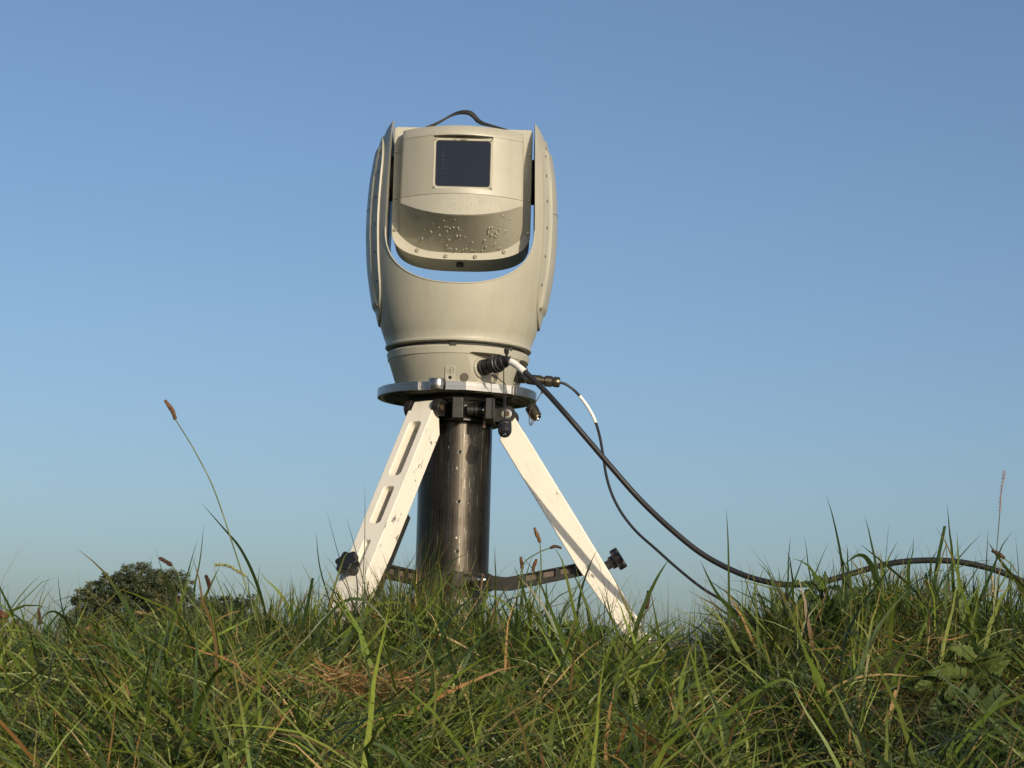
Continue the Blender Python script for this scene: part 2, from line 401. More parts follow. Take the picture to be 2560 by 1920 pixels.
footg = [spun((-.027, 0, -.72), (-.027, 0, LEN*-1), [(.021, 0), (.021, .35), (.027, .36), (.027, .62), (.016, .64), (.012, .95), (.002, 1)], 24)]
lockg = [spun((-.02, -.034, -.635), (-.02, .034, -.635), [(.018, 0), (.023, .1), (.023, .9), (.018, 1)], 24), spun((.0, 0, -.668), (.022, 0, -.668), [(.017, 0), (.019, .2), (.019, .8), (.015, 1)], 20)]
for i, az in enumerate(AZ):
    rad = Vector((math.cos(az), math.sin(az), 0)); base = C0 + rad*HRS[i] + Vector((0, 0, ZH))
    rot = Matrix.Rotation(az, 4, 'Z') @ Matrix.Rotation(-SPL, 4, 'Y')
    mt = Matrix.Translation(base) @ rot @ Matrix.Translation((.012, 0, .0))
    if i == 0: o = leg0; adopt(o, tri)
    else:
        o = link(leg0.copy()); adopt(o, tri)
    o.matrix_basis = mt
    for nm, ge, ma, bv in (('leg_neck', neck, 'white', .004), ('inner_channel', box((-.074, 0, -.42), (.030, .046, .30)), 'brace', .002), ('sliding_leg', lower, 'white', .004), ('foot', join(*footg), 'steel', 0), ('lock_collar', join(*lockg), 'white', .002), ('knob', join(knob, stem), 'rubber', .003)):
        if nm == 'inner_channel' and i == 1: continue
        k = obj(nm, ge, ma, o, 30, bevel=bv); k.matrix_parent_inverse = Matrix.Identity(4)
        if nm == 'knob': k.location.z = KZ[i]
    # hinge lug on the collar with its pin
    tv = Vector((-math.sin(az), math.cos(az), 0))
    pz = Vector((0, 0, ZH))
    for s in (-1, 1):
        lugs = []
        a = C0+rad*HRS[i]+tv*s*.032+pz; lugs.append(spun(a, a+tv*s*.014, [(.021, 0), (.021, 1)], 24))
        q = xf(box((-.03, 0, 0), (.07, .014, .038)), Matrix.Translation(a+tv*s*.0068) @ Matrix.Rotation(az, 4, 'Z')); lugs.append(q)
        obj('hinge_lug', join(*lugs), 'black', tri, 30)
    for s in (-1, 1):
        a = C0+rad*HRS[i]+tv*s*.0455+pz
        obj('hinge_pin', spun(a, a+tv*s*.003, [(.0125, 0), (.0125, .8), (.0085, 1), (.008, 1)], 24), 'steel', tri)
        obj('pin_bore', cyl(a+tv*s*.0025, a+tv*s*.0036, .0072, 18), 'rust', tri)
# spreader clamp and the three brace arms
zb0, zb1 = zr(1470, -.1), zr(1428, -.1); zbm = (zb0+zb1)/2
clamp = obj('spreader_clamp', lathe([(.098, zb0), (.098, zb1)], 60, (AX, D, 0)), 'brace', tri, bevel=.002)
obj('clamp_block', box(L3(.016, -.105, zbm), (.030, .03, .036)), 'brace', clamp, bevel=.002)
lever(zbm, .030, clamp, -.118, .046)
hub = []
arm0 = None
for i, az in enumerate(AZ):
    rad = Vector((math.cos(az), math.sin(az), 0)); tv = Vector((-math.sin(az), math.cos(az), 0))
    def P(r_, t_, z_): return C0+rad*r_+tv*t_+Vector((0, 0, z_))
    # flat bar with recessed windows along its side
    r1 = .345; zu = (.012, .045, .03)[i]
    side = [(.085, -.018), (.13, -.019), (.145, -.018), (r1, zu-.017), (r1, zu+.014), (.145, .015), (.13, .013), (.085, .018)]
    bar = obj('brace_arm', prism([P(a, 0, zbm+c_) for a, c_ in side], tv*-.011, tv*.011), 'brace', tri, 25)
    cuts = []
    for k in range(4):
        ra, rb = .178+k*.041, .178+k*.041+.033
        za, zb_ = zu*(ra-.12)/(r1-.12), zu*(rb-.12)/(r1-.12)
        for s in (-1, 1):
            q = [P(ra, 0, zbm+za-.010), P(rb, 0, zbm+zb_-.010), P(rb, 0, zbm+zb_+.008), P(ra, 0, zbm+za+.009)]
            cuts.append(prism(q, tv*s*.002, tv*s*.03))
    boolean(bar, cuts); addbevel(bar, .001)
    for k in range(4):
        ra, rb = .181+k*.041, .181+k*.041+.027
        za, zb_ = zu*(ra-.12)/(r1-.12), zu*(rb-.12)/(r1-.12)
        for s in (-1, 1):
            q = [P(ra, 0, zbm+za-.007), P(rb, 0, zbm+zb_-.007), P(rb, 0, zbm+zb_+.005), P(ra, 0, zbm+za+.006)]
            obj('recess_panel', prism(q, tv*s*.0005, tv*s*.0035), 'recess', bar, 30, bevel=.0005)

# ------------------------------------------------------------------ turret
tur = thing('sensor_turret', (AX, D, ZD0+TH), 'cream pan and tilt sensor turret with a dark square window', 'sensor turret')
ZB0 = ZD0+TH+.0005
# base cone
zA, zB = zr(889), zr(957)
cone = obj('base_housing', lathe([(.146, ZB0), (.1475, ZB0+.004), (.150, ZB0+.012), (.1505, ZB0+.0125), (.1695, zA-.020), (.1715, zA-.0195), (.1745, zA-.004), (.172, zA)], 128, (AX, D, 0)), 'cream', tur, 30)
hz = zA-ZB0
def pocket(azd, dist, t0, t1, z0, z1, depth=.09):
    n_ = Vector((math.sin(R(azd)), -math.cos(R(azd)), 0)); t_ = Vector((math.cos(R(azd)), math.sin(R(azd)), 0))
    o = []
    r_ = .010; zz0, zz1 = z0, z1
    for k, (sx, sz) in enumerate(((1, 1), (-1, 1), (-1, -1), (1, -1))):
        for j in range(6):
            a = k*math.pi/2+j*math.pi/10
            o.append(C0+n_*dist+t_*((t0+t1)/2+sx*((t1-t0)/2-r_)+r_*math.cos(a))+Vector((0, 0, (zz0+zz1)/2+sz*((zz1-zz0)/2-r_)+r_*math.sin(a))))
    return prism(o, (0, 0, 0), n_*depth), n_, t_
pk1, n1, t1 = pocket(45, .136, -.100, -.012, ZB0+.006, zA-.016)
pk2, n2, t2 = pocket(63, .1375, .000, .085, ZB0+.006, zA-.018)
boolean(cone, [pk1, pk2]); addbevel(cone, .0015)
obj('gap_ring', lathe([(.166, zA-.002), (.166, zA+.012)], 96, (AX, D, 0)), 'groove', tur)
obj('seam_latch', box(L3(-.008, -.171, zA+.001), (.015, .012, .008)), 'groove', tur, bevel=.001)
obj('seam_latch', box(L3(.128, -.113, zA+.0005), (.008, .012, .008)), 'groove', tur, bevel=.001)
# earth plate with its symbol, screw hole and a round plug
def conept(x, z, off=0.0):
    r_ = .1505+(.1695-.1505)*(z-ZB0-.0125)/(zA-.020-ZB0-.0125)+off
    return L3(x, -math.sqrt(r_*r_-x*x), z)
dirc = Vector((0, -1, -.32)).normalized()
def onc(px, row, off=0.0):
    z = zr(row, -.158); x = (px-1144.5)*.00095; return conept(x, z, off)
pe = onc(1130, 930); fx = frame(pe, dirc)
q4 = [(-.0118, -.022), (.0118, -.022), (.0118, .013), (.010, .0155), (-.010, .0155), (-.0118, .013)]
side_x = Vector((1, 0, 0)); side_z = Vector((0, .305, .952)) if False else dirc.cross(side_x)*-1
if side_z.z < 0: side_z = -side_z
ep = obj('earth_plate', prism([pe+side_x*a+side_z*c_ for a, c_ in q4], -dirc*.006, dirc*.0016), 'cream', tur, bevel=.0006)
def onp(a, c_, off=.0018): return pe+side_x*a+side_z*c_+dirc*off
circ = [onp(.0082*math.cos(a), .0052+.0082*math.sin(a)) for a in np.linspace(0, 2*math.pi, 33)]
obj('earth_symbol', join(tube(circ, .00055, 6), box(onp(0, .0085), (.0011, .001, .0062)), box(onp(0, .0050), (.0092, .001, .0011)), box(onp(0, .0028), (.0060, .001, .0011)), box(onp(0, .0007), (.0028, .001, .0011))), 'plug', ep)
hp = onp(0, -.0125, .0012); obj('screw_hole', spun(hp, hp+dirc*.0012, [(.0042, 0), (.0042, 1)], 18), 'hole', ep)
pp = onc(1165.5, 941); obj('round_plug', spun(pp-dirc*.004, pp+dirc*.0028, [(.0103, 0), (.0103, .8), (.0095, 1)], 28), 'plug', tur)
# sockets in the pockets
def pock(n_, t_, dist, t, z, o=0.0): return C0+n_*(dist+o)+t_*t+Vector((0, 0, z))
zs1 = zr(918, -.14)
T1 = -.054
sk1 = obj('socket', spun(pock(n1, t1, .136, T1, zs1), pock(n1, t1, .136, T1, zs1, .006), [(.0245, 0), (.0245, .8), (.023, 1)], 40), 'cream', tur)
zs2 = zr(930, -.05)
sk2 = obj('socket', join(spun(pock(n2, t2, .1375, .028, zs2), pock(n2, t2, .1375, .028, zs2, .034), [(.019, 0), (.021, .2), (.021, .5), (.0185, .55), (.0185, 1)], 8)), 'rubber', tur, bevel=.001)
obj('socket_flange', spun(pock(n2, t2, .1375, .028, zs2), pock(n2, t2, .1375, .028, zs2, .005), [(.024, 0), (.024, 1)], 36), 'cream', tur)
# yoke: solid of revolution cut by the tilt slot
prof_rows = [(881, .1735), (878, .1785), (874, .1790), (872, .1770), (868, .1765), (850, .1835), (823, .1925), (780, .2035), (740, .2115), (690, .2195), (640, .2240), (580, .2262), (520, .2250), (460, .2205), (400, .2115), (360, .2020), (335, .1925), (322, .1845), (311, .1768), (300, .168), (290, .159)]
def dense(pr):
    low = pr[:5]; P = smooth_path([Vector((a, b_*1000, 0)) for a, b_ in pr[5:]], 5)
    return low+[(p.x, p.y/1000) for p in P]
prof_rows = dense(prof_rows)
PZ = [zr(row) for row, _ in prof_rows]; PR = [r_ for _, r_ in prof_rows]
yk = obj('yoke', lathe([(r_, zr(row)) for row, r_ in prof_rows], 160, (AX, D, 0)), 'cream', tur, 30)
XI = .1757
zs_str = zr(572, -.14); zu_bot = zr(706, -.215)
sl_out = [L3(-XI+.002, 0, zr(270)), L3(-XI-.004, 0, zs_str+.03)]
for k in range(41):
    a = math.pi+math.pi*k/40
    cx_, sx_ = math.cos(a), math.sin(a)
    ex = 2/2.25
    sl_out.append(L3((XI+.0045)*math.copysign(abs(cx_)**ex, cx_), 0, zs_str-(zs_str-zu_bot)*abs(sx_)**ex))
sl_out += [L3(XI+.004, 0, zs_str+.03), L3(XI-.002, 0, zr(270))]
boolean(yk, [prism(sl_out, (-.001, -.4, 0), (-.001, .4, 0))]); addbevel(yk, .0022, 3)
# thin rim tube added to bring out the bright edge highlight of the slot
def yk_edge():
    o = []
    for p in sl_out[2:-2]:
        x = p.x-AX-.001; rr = float(np.interp(p.z, PZ, PR))
        if rr > abs(x)+.002: o.append(L3(x*.999, -math.sqrt(rr*rr-x*x)+.0005, p.z))
    return o
YE = yk_edge()
obj('slot_edge', tube(smooth_path(YE, 3), .0019, 8), 'cream', tur, 60)
# side covers with a screw flange
def Rz(z):
    return float(np.interp(z, PZ, PR))
screw_me = None
def screw_mesh():
    g1 = lathe([(.0033, -.002), (.0033, .0022), (.0027, .0028), (.0015, .0028), (.0015, .0012)], 14)
    me = bpy.data.meshes.new('screw'); me.from_pydata([tuple(v) for v in g1[0]], [], g1[1]); me.materials.append(M['screw']); finish(me, 30); return me
SCREW = screw_mesh()
SCREW2 = SCREW.copy(); SCREW2.materials.clear(); SCREW2.materials.append(M['plug'])  # darker tone paints in the shade of sunken screw holes
for s in (-1, 1):
    zt_, zb_ = zr(350), zr(822); V, F = [], []; na, nb = 44, 90
    def pan(a, b_, s=s, zt_=zt_, zb_=zb_):
        z = zb_+(zt_-zb_)*(b_+1)/2
        half = 30*(1-abs(b_)**5)**.5 if abs(b_) < 1 else 0
        half = max(half, 5); th_ = R(a*half)
        e = max(abs(a), (abs(b_)-.90)/.10)
        inner = max(abs(a*half)/30/.70, abs(b_)/.86)
        off = .0048 + .0050*float(sst((1.0-inner)/.06))
        if abs(a) > .965 or abs(b_) > .992: off = -.003
        r_ = Rz(z)+off
        return L3(s*r_*math.cos(th_), r_*math.sin(th_), z)
    av = sorted(set(list(np.linspace(-.95, .95, na-4))+[-1, -.966, -.96, .96, .966, 1])); bvv = sorted(set(list(np.linspace(-.985, .985, nb-4))+[-1, -.993, -.991, .991, .993, 1]))
    for b_ in bvv:
        for a in av: V.append(pan(a, b_))
    na_ = len(av)
    for j in range(len(bvv)-1):
        for i in range(na_-1): F.append((j*na_+i, j*na_+i+1, (j+1)*na_+i+1, (j+1)*na_+i))
    sp = obj('side_cover', (V, F), 'cream', tur, 40)
    rows = [385, 406, 457, 520, 586, 655, 724, 780]
    for row in rows:
        for a in (-.84, .84):
            b_ = 2*(zr(row)-zb_)/(zt_-zb_)-1; p = pan(a, b_); nn = (p-L3(0, 0, p.z)).normalized()
            inst('screw', SCREW2, frame(p-nn*.0022, nn) @ Matrix.Scale(1.15, 4), sp)
    # access plate seam on the outside
    zz = zr(535); sm = [L3(s*(Rz(zz)+.0101)*math.cos(th_), (Rz(zz)+.0101)*math.sin(th_), zz-.010*(abs(th_)/.3)) for th_ in np.linspace(-.33, .33, 20)]
    obj('cover_seam', tube(sm, .0008, 6), 'groove', sp)
# tilt trunnions, coloured near black for the shadow between head and arms
ZP = zr(452)
for s in (-1, 1):
    obj('trunnion', cyl(L3(s*.155, 0, ZP), L3(s*.190, 0, ZP), .056, 48), 'groove', tur)
# head: rear box, flange, front cover
YF = -.074; HW = .1690
zht, zhs, zhb = zr(321, YF), zr(572, YF), zr(650, YF)
def houtline(hw, zt_, zs_, zb_, pw=2.9, n=40):
    o = [L3(-hw, 0, zt_-.006), L3(-hw+.006, 0, zt_), L3(hw-.006, 0, zt_), L3(hw, 0, zt_-.006)]
    for k in range(n+1):
        a = math.pi/2-(k/n)*math.pi; u_ = math.sin(a); c_ = abs(math.cos(a))
        ee = 2/pw
        o.append(L3(hw*math.copysign(abs(u_)**ee, u_), 0, zs_-(zs_-zb_)*c_**ee))
    return o
hd = obj('sensor_head', prism(houtline(HW-.0015, zht-.002, zhs, zhb+.0015), (0, YF+.010, 0), (0, YF+.158, 0)), 'cream', tur, 30, bevel=.003)
fl = obj('head_flange', prism(houtline(HW, zht, zhs, zhb), (0, YF, 0), (0, YF+.011, 0)), 'cream', hd, 30, bevel=.0012)
BW = .1495
zf_top, zf_ch, zf_l0, zf_lip, zf_bot = zr(313, -.17), zr(336, -.175), zr(482, -.19), zr(537, -.212), zr(632, YF)
def pro(u): return .046+.064*(1-u*u)
def front(u, v):                          # v: 0 top .. 1 chamfer .. 2 ledge start .. 3 lip .. 4 flange
    x = u*BW*(1-.022*max(0, 2-v)/2) if v < 2 else u*BW
    p = pro(u); arch = 0.0
    if v <= 1:
        z = zf_top+(zf_ch-zf_top)*v; d_ = p-.016*(1-v)**1.5
    elif v <= 2:
        z = zf_ch+(zf_l0-zf_ch)*(v-1); d_ = p
    elif v <= 3:
        k = v-2; h_ = (zf_l0-zf_lip)*(.22+.78*(1-abs(u)**2.2)); z = zf_l0-h_*k; d_ = p+.48*h_*k
    else:
        k = v-3; h_ = (zf_l0-zf_lip)*(.22+.78*(1-abs(u)**2.2)); zl = zf_l0-h_; dl = p+.48*h_
        ze = zf_bot+(zr(590, YF)-zf_bot)*abs(u)**4
        a = k*math.pi/2
        z = zl+(ze-zl)*k**1.10; d_ = dl*(1-k)**.88 if k < 1 else 0
        d_ = dl*(.94*(1-k)+.06*math.cos(a))
    return L3(x, YF-d_, z)
us = [-1.0]+list(np.linspace(-.985, .985, 61))+[1.0]
vs = list(np.linspace(0, .97, 6))+[1.0, 1.03]+list(np.linspace(1.1, 1.95, 14))+[1.985, 2.0, 2.015]+list(np.linspace(2.1, 2.94, 9))+[2.985, 3.015]+list(np.linspace(3.06, 4, 24))
V, F = [], []
for v in vs:
    row = []
    for i, u in enumerate(us):
        p = front(u, v)
        if abs(u) == 1.0: p.y += .004
        row.append(p)
    a, c_ = row[0].copy(), row[-1].copy(); a.y = c_.y = D+YF+.002
    V += [a]+row+[c_]
nc = len(us)+2
for j in range(len(vs)-1):
    for i in range(nc-1): F.append((j*nc+i, j*nc+i+1, (j+1)*nc+i+1, (j+1)*nc+i))
top0 = len(V)
V.append(L3(0, YF+.002, zf_top)); F += [(i, top0, i+1) for i in range(nc-1)]
bot0 = len(V); jb = (len(vs)-1)*nc
V.append(L3(0, YF+.002, zf_bot)); F += [(jb+i, jb+i+1, bot0) for i in range(nc-1)]
# back face closes the solid
Lb = [j*nc for j in range(len(vs))]; Rb = [j*nc+nc-1 for j in range(len(vs))]
F.append(tuple([top0]+Rb+[bot0]+Lb[::-1]))
fc = obj('front_cover', (V, F), 'cream', hd, 38)
for v_, nm in ((1.02, 'panel_seam'), (2.0, 'panel_seam')):
    obj(nm, tube([front(u, v_)+Vector((0, .0004, 0)) for u in np.linspace(-.985, .985, 50)], .0008 if v_ > 1.5 else .0006, 6), 'groove' if v_ > 1.5 else 'plug', hd, 60)  # lower seam is a dark line painted as the gap's shadow
# window recess, frame and glass
wx0, wx1 = (708-972)*.2776e-3*.967, (1240-972)*.2776e-3*.967
yw = -(.046+.064*(1-(.072/BW)**2))+YF+.002
wz0, wz1 = zr(250+786/3.53, yw), zr(250+340/3.53, yw)
wcx = (wx0+wx1)/2+.002
ww, wh = (wx1-wx0), (wz1-wz0)
boolean(fc, [box(L3(wcx, yw-.05+.004, (wz0+wz1)/2+.002), (ww, .1, wh+.006))])
def rrect(w, h, r_, n=6):
    o = []
    for k, (sx, sz) in enumerate(((1, 1), (-1, 1), (-1, -1), (1, -1))):
        for j in range(n+1):
            a = k*math.pi/2+j*math.pi/2/n; o.append((sx*(w/2-r_)+r_*math.cos(a), sz*(h/2-r_)+r_*math.sin(a)))
    return o
wc = L3(wcx, yw, (wz0+wz1)/2)
def ring(outer, inner, y0, y1):
    n = len(outer); V = []
    for y in (y0, y1):
        V += [wc+Vector((a, y, c_)) for a, c_ in outer]+[wc+Vector((a, y, c_)) for a, c_ in inner]
    F = []
    for i in range(n):
        j = (i+1) % n
        F += [(i, j, n+j, n+i), (2*n+i, 3*n+i, 3*n+j, 2*n+j), (i, 2*n+i, 2*n+j, j), (n+i, n+j, 3*n+j, 3*n+i)]
    return V, F
gw, gh = ww*.925, wh*.915
wf = obj('window_frame', ring(rrect(ww-.0006, wh-.0006, .004), rrect(gw, gh, .008), -.0015, .0045), 'cream', hd, 30, bevel=.0006)
obj('window_gasket', ring(rrect(gw-.0003, gh-.0003, .008), rrect(gw-.004, gh-.004, .007), -.0012, .0042), 'groove', wf, 30)
obj('window_glass', prism([wc+Vector((a, 0, c_)) for a, c_ in rrect(gw-.0042, gh-.0042, .007)], (0, -.0004, 0), (0, .004, 0)), 'glass', wf, 30)
for a in (-1, 1):
    for c_ in (-1, 1):
        p = wc+Vector((a*(ww/2-.0042), -.0016, c_*(wh/2-.0042))); inst('screw', SCREW, frame(p, (0, -1, 0)) @ Matrix.Scale(.75, 4), wf)
# flange screws
fsc = [(392, 452), (380, 862), (378, 1146), (575, 1327), (827, 1378), (1087, 1385), (1342, 1342), (1548, 1175), (1558, 887), (1567, 481)]
for zx, zy in fsc:
    p = at(880+zx/3.53, 250+zy/3.53, D+YF-.0003); inst('screw', SCREW, frame(p, (0, -1, 0)) @ Matrix.Scale(1.35, 4), fl)
obj('drain_fitting', join(box(L3(-.002, YF+.06, zhb-.0005), (.018, .03, .006)), cyl(L3(-.002, YF+.035, zhb-.006), L3(-.002, YF+.035, zhb+.004), .006, 16)), 'groove', hd, bevel=.001)
obj('top_screw', spun(L3(.137, YF+.03, zht-.004), L3(.137, YF+.03, zht+.007), [(.005, 0), (.005, .8), (.003, 1)], 14), 'groove', hd)
# carrying strap on top of the head
ys_ = .01
sp_pts = [at(880+a/3.53, 250+b_/3.53+3, D+ys_) for a, b_ in ((600, 262), (700, 218), (780, 180), (850, 140), (920, 108), (985, 97), (1040, 105), (1080, 135), (1105, 165), (1150, 195), (1220, 215), (1330, 245), (1420, 280))]
sp_path = smooth_path(sp_pts, 6)
def sside(f_):
    tw = R(20)+R(50)*math.sin(f_*math.pi*1.3-.6); return Vector((.25*math.sin(tw), math.cos(tw), .55*math.sin(tw))).normalized()
obj('carry_strap', ribbon(sp_path, sside, .0125, .0055), 'strap', hd, 60)
# rain drops hanging on the chin, the ledge and the window
drop = []
ico = bmesh.new(); bmesh.ops.create_icosphere(ico, subdivisions=2, radius=1); iv = [v.co.copy() for v in ico.verts]; icf = [tuple(v.index for v in f_.verts) for f_ in ico.faces]; ico.free()
def addp(p, nn, r_, stretch=1.0):
    q = frame(p+nn*r_*.1, nn) ; sc = Matrix.Diagonal((1, 1, .6, 1))
    vv = []
    for c_ in iv:
        w_ = q @ (sc @ (c_*r_)); vv.append(w_)
    if stretch > 1:
        cz_ = p.z
        for w_ in vv: w_.z = cz_+(w_.z-cz_)*stretch
    drop.append((vv, icf))
def nrm(u, v):
    e = .004; a = front(u+e, v)-front(u-e, v); b_ = front(u, v+e)-front(u, v-e); nn = a.cross(b_).normalized()
    return nn if nn.y < 0 else -nn
clus = [(-.76, 3.22, 26, .10, .10), (-.2, 3.35, 14, .12, .10), (.55, 3.55, 34, .16, .12), (-.5, 3.6, 18, .35, .2), (.1, 3.5, 16, .6, .3), (-.35, 3.75, 10, .4, .15), (.2, 3.9, 30, .8, .10), (0, 3.45, 60, .9, .5), (-.1, 3.93, 20, .9, .05)]
for u_, v_, n_, su, sv in clus:
    for _ in range(n_):
        u = max(-.93, min(.93, random.gauss(u_, su*.6))); v = max(3.08, min(3.98, random.gauss(v_, sv*.6)))
        rr = random.choice((.0005, .0006, .0007, .0009, .001, .0013, .0018, .0023)); addp(front(u, v), nrm(u, v), rr, random.uniform(1.3, 2.6) if rr > .0016 else 1.1)
for _ in range(130):
    u, v = random.gauss(.12, .28), random.uniform(2.15, 2.9)
    if abs(u) < .9: addp(front(u, v), nrm(u, v), random.uniform(.0005, .0013))
for _ in range(120):
    u, v = random.gauss(.68, .12), random.uniform(1.15, 1.7)
    if .55 < u < .95: addp(front(u, v), nrm(u, v), random.uniform(.0004, .0009))
for k in range(9):
    p = wc+Vector((-ww*.33+random.gauss(0, .0006)-k*.0004, -.0008, gh*(.33-.088*k+random.uniform(-.03, .03)))); addp(p, Vector((0, -1, 0)), random.uniform(.0003, .0007))
for k in range(5): addp(wc+Vector((random.uniform(-.02, .02), -.004, wh/2-.003)), Vector((0, -1, 0)), random.uniform(.0012, .002))
dr = obj('water_droplets', join(*drop), 'water', hd, 180, fix=False); dr['kind'] = 'stuff'

# ------------------------------------------------------------------ cables, connectors, dust caps
YK = D-.14
c_in, c_out = pock(n1, t1, .136, T1, zs1, .004), None
axis1 = (n1+Vector((0, 0, .11))).normalized()
c_out = c_in+axis1*.092
cab = thing('thick_cable', (c_out.x, c_out.y, c_out.z), 'thick black cable with a white sleeve looping from the turret to the grass', 'cable')
obj('connector', spun(c_in, c_out, [(a*.90, b_) for a, b_ in [(.0195, 0), (.0215, .02), (.0215, .12), (.0175, .13), (.0175, .19), (.0200, .20), (.0200, .36), (.0180, .37), (.0180, .41), (.0225, .42), (.0238, .47), (.0238, .60), (.0215, .61), (.0210, .68), (.0175, .69), (.0165, .72), (.0165, .84), (.0125, .85), (.0125, .92), (.0110, .93), (.010, 1)]], 36), 'rubber', cab, 30)
kp = [(1266, 903, 0), (1285, 909, .010), (1306, 925, .03), (1330, 946, .04), (1365, 980, .06), (1415, 1036, .09), (1470, 1100, .10), (1530, 1170, .11), (1600, 1249, .12), (1680, 1325, .14), (1760, 1388, .16), (1850, 1434, .19), (1925, 1456, .22), (1990, 1462, .24), (2060, 1454, .26), (2150, 1428, .28), (2230, 1408, .30), (2310, 1401, .32), (2390, 1404, .34), (2470, 1420, .36), (2545, 1448, .38)]
yc0 = c_out.y
pts = [c_out-axis1*.004]+[at(a, b_, yc0-c_) for a, b_, c_ in kp[1:]]
e_ = pts[-1]
for dx, dz in ((.10, -.05), (.25, -.14)): pts.append(e_+Vector((dx, -.03, dz)))
for dx in (.5, .9, 1.5, 2.2):
    pts.append(Vector((e_.x+dx, e_.y-.05*dx, float(gz(e_.x+dx, e_.y-.05*dx))+.012)))
path = smooth_path(pts, 8)
obj('cable_jacket', tube(path[6:], .0066, 14), 'cable', cab, 60)
obj('white_sleeve', tube(path[1:19], .0079, 16), 'sleeve', cab, 40)
tie = path[1]
obj('cable_tie', join(spun(tie+Vector((-.004, -.013, -.004)), tie+Vector((-.006, -.016, .028)), [(.002, 0), (.003, .5), (.006, .68), (.0062, .95), (.003, 1)], 8), tube([tie+Vector((math.sin(a)*.003, math.cos(a)*.0105, math.sin(a)*.0105)) for a in np.linspace(0, 6.3, 16)], .002, 6)), 'rubber', cab)
th0 = at(1392, 952.5, D-.01)
thin = thing('thin_cable', tuple(th0), 'thin black cable with a white label hanging from the bronze side connector', 'cable')
ca, cb_ = at(1296, 946, D-.012), at(1400, 956, D-.012)
obj('connector', spun(ca, cb_, [(.0095, 0), (.0112, .03), (.0112, .16), (.0095, .18), (.0118, .22), (.0125, .30), (.0125, .56), (.0100, .57), (.0100, .62), (.0135, .64), (.0135, .80), (.0105, .82), (.0128, .85), (.0128, .97), (.0105, 1)], 32), 'bronze', thin, 40)
kq = [(1398, 956, 0), (1415, 961, 0), (1440, 980, .0), (1466, 1012, .01), (1486, 1048, .02), (1499, 1090, .04), (1508, 1140, .06), (1516, 1190, .08), (1530, 1236, .10), (1555, 1284, .12), (1592, 1330, .14), (1640, 1373, .17), (1695, 1422, .20), (1755, 1470, .24), (1815, 1508, .28), (1870, 1560, .32)]
tp = smooth_path([at(a, b_, D-.012-c_) for a, b_, c_ in kq], 8)
obj('cable_jacket', tube(tp, .0034, 10), 'cable', thin, 60)
obj('white_label', tube(tp[19:35], .0041, 12), 'sleeve', thin, 40)
def lan(pts, r_): return tube(smooth_path(pts, 6), r_, 6)
# black cap on a straight double lanyard
yl = c_out.y-.012
cp = at(1262, 1074, yl)
cap = thing('dust_cap', tuple(cp), 'black dust cap hanging straight down on a cord in front of the plate', 'dust cap')
obj('cap', spun(cp+Vector((0, .012, .017)), cp+Vector((0, -.014, -.014)), [(.010, 0), (.0155, .06), (.0160, .3), (.0150, .33), (.0160, .36), (.0160, .70), (.013, .9), (.007, 1)], 28), 'rubber', cap, 35)
obj('cap_stud', spun(cp+Vector((0, -.013, -.012)), cp+Vector((0, -.0185, -.0165)), [(.004, 0), (.0045, .6), (.003, 1)], 14), 'steel', cap)
obj('cord', join(lan([at(1259, 914, yl), at(1259.5, 960, yl), at(1260, 1000, yl-.004), at(1261, 1058, yl-.002)], .0013), lan([at(1238, 938, yl-.0), at(1250, 950, yl), at(1264, 962, yl-.004), at(1264.5, 990, yl-.005), at(1262, 1058, yl-.002)], .0011)), 'rubber', cap)
obj('cord_crimp', spun(at(1231, 936, yl+.005), at(1243, 947, yl), [(.003, 0), (.0045, .2), (.003, .5), (.0022, 1)], 12), 'rubber', cap)
y2 = D-.06
cp2a, cp2b = at(1327, 1018, y2), at(1343, 1046, y2-.01)
cap2 = thing('dust_cap', tuple(cp2b), 'bronze and black dust cap dangling tilted from a loop of wire beside the plate', 'dust cap')
obj('cap', spun(cp2a, cp2b, [(.010, 0), (.0145, .08), (.0145, .5), (.013, .53), (.0142, .57), (.0142, .82), (.0115, .9), (.0105, 1)], 28), 'bronze', cap2, 35)
obj('cap_shell', spun(cp2a-(cp2b-cp2a)*.05, cp2a+(cp2b-cp2a)*.45, [(.010, 0), (.0149, .1), (.0149, 1)], 28), 'rubber', cap2, 35)
obj('cap_stud', spun(cp2b, cp2b+(cp2b-cp2a)*.16, [(.0045, 0), (.0045, .6), (.003, 1)], 12), 'steel', cap2)
obj('wire_loop', lan([at(1357, 975, y2-.02), at(1352, 985, y2-.02), at(1340, 1004, y2-.02), at(1327, 1022, y2-.022), at(1323, 1038, y2-.02), at(1325, 1063, y2-.014), at(1332, 1058, y2-.012), at(1336, 1050, y2-.01), at(1330, 1052, y2-.012), at(1327, 1061, y2-.014)], .0011), 'rust', cap2)
obj('wire_crimp', spun(at(1358, 970, y2-.02), at(1354, 984, y2-.02), [(.002, 0), (.0035, .3), (.0035, .7), (.002, 1)], 10), 'rust', cap2)

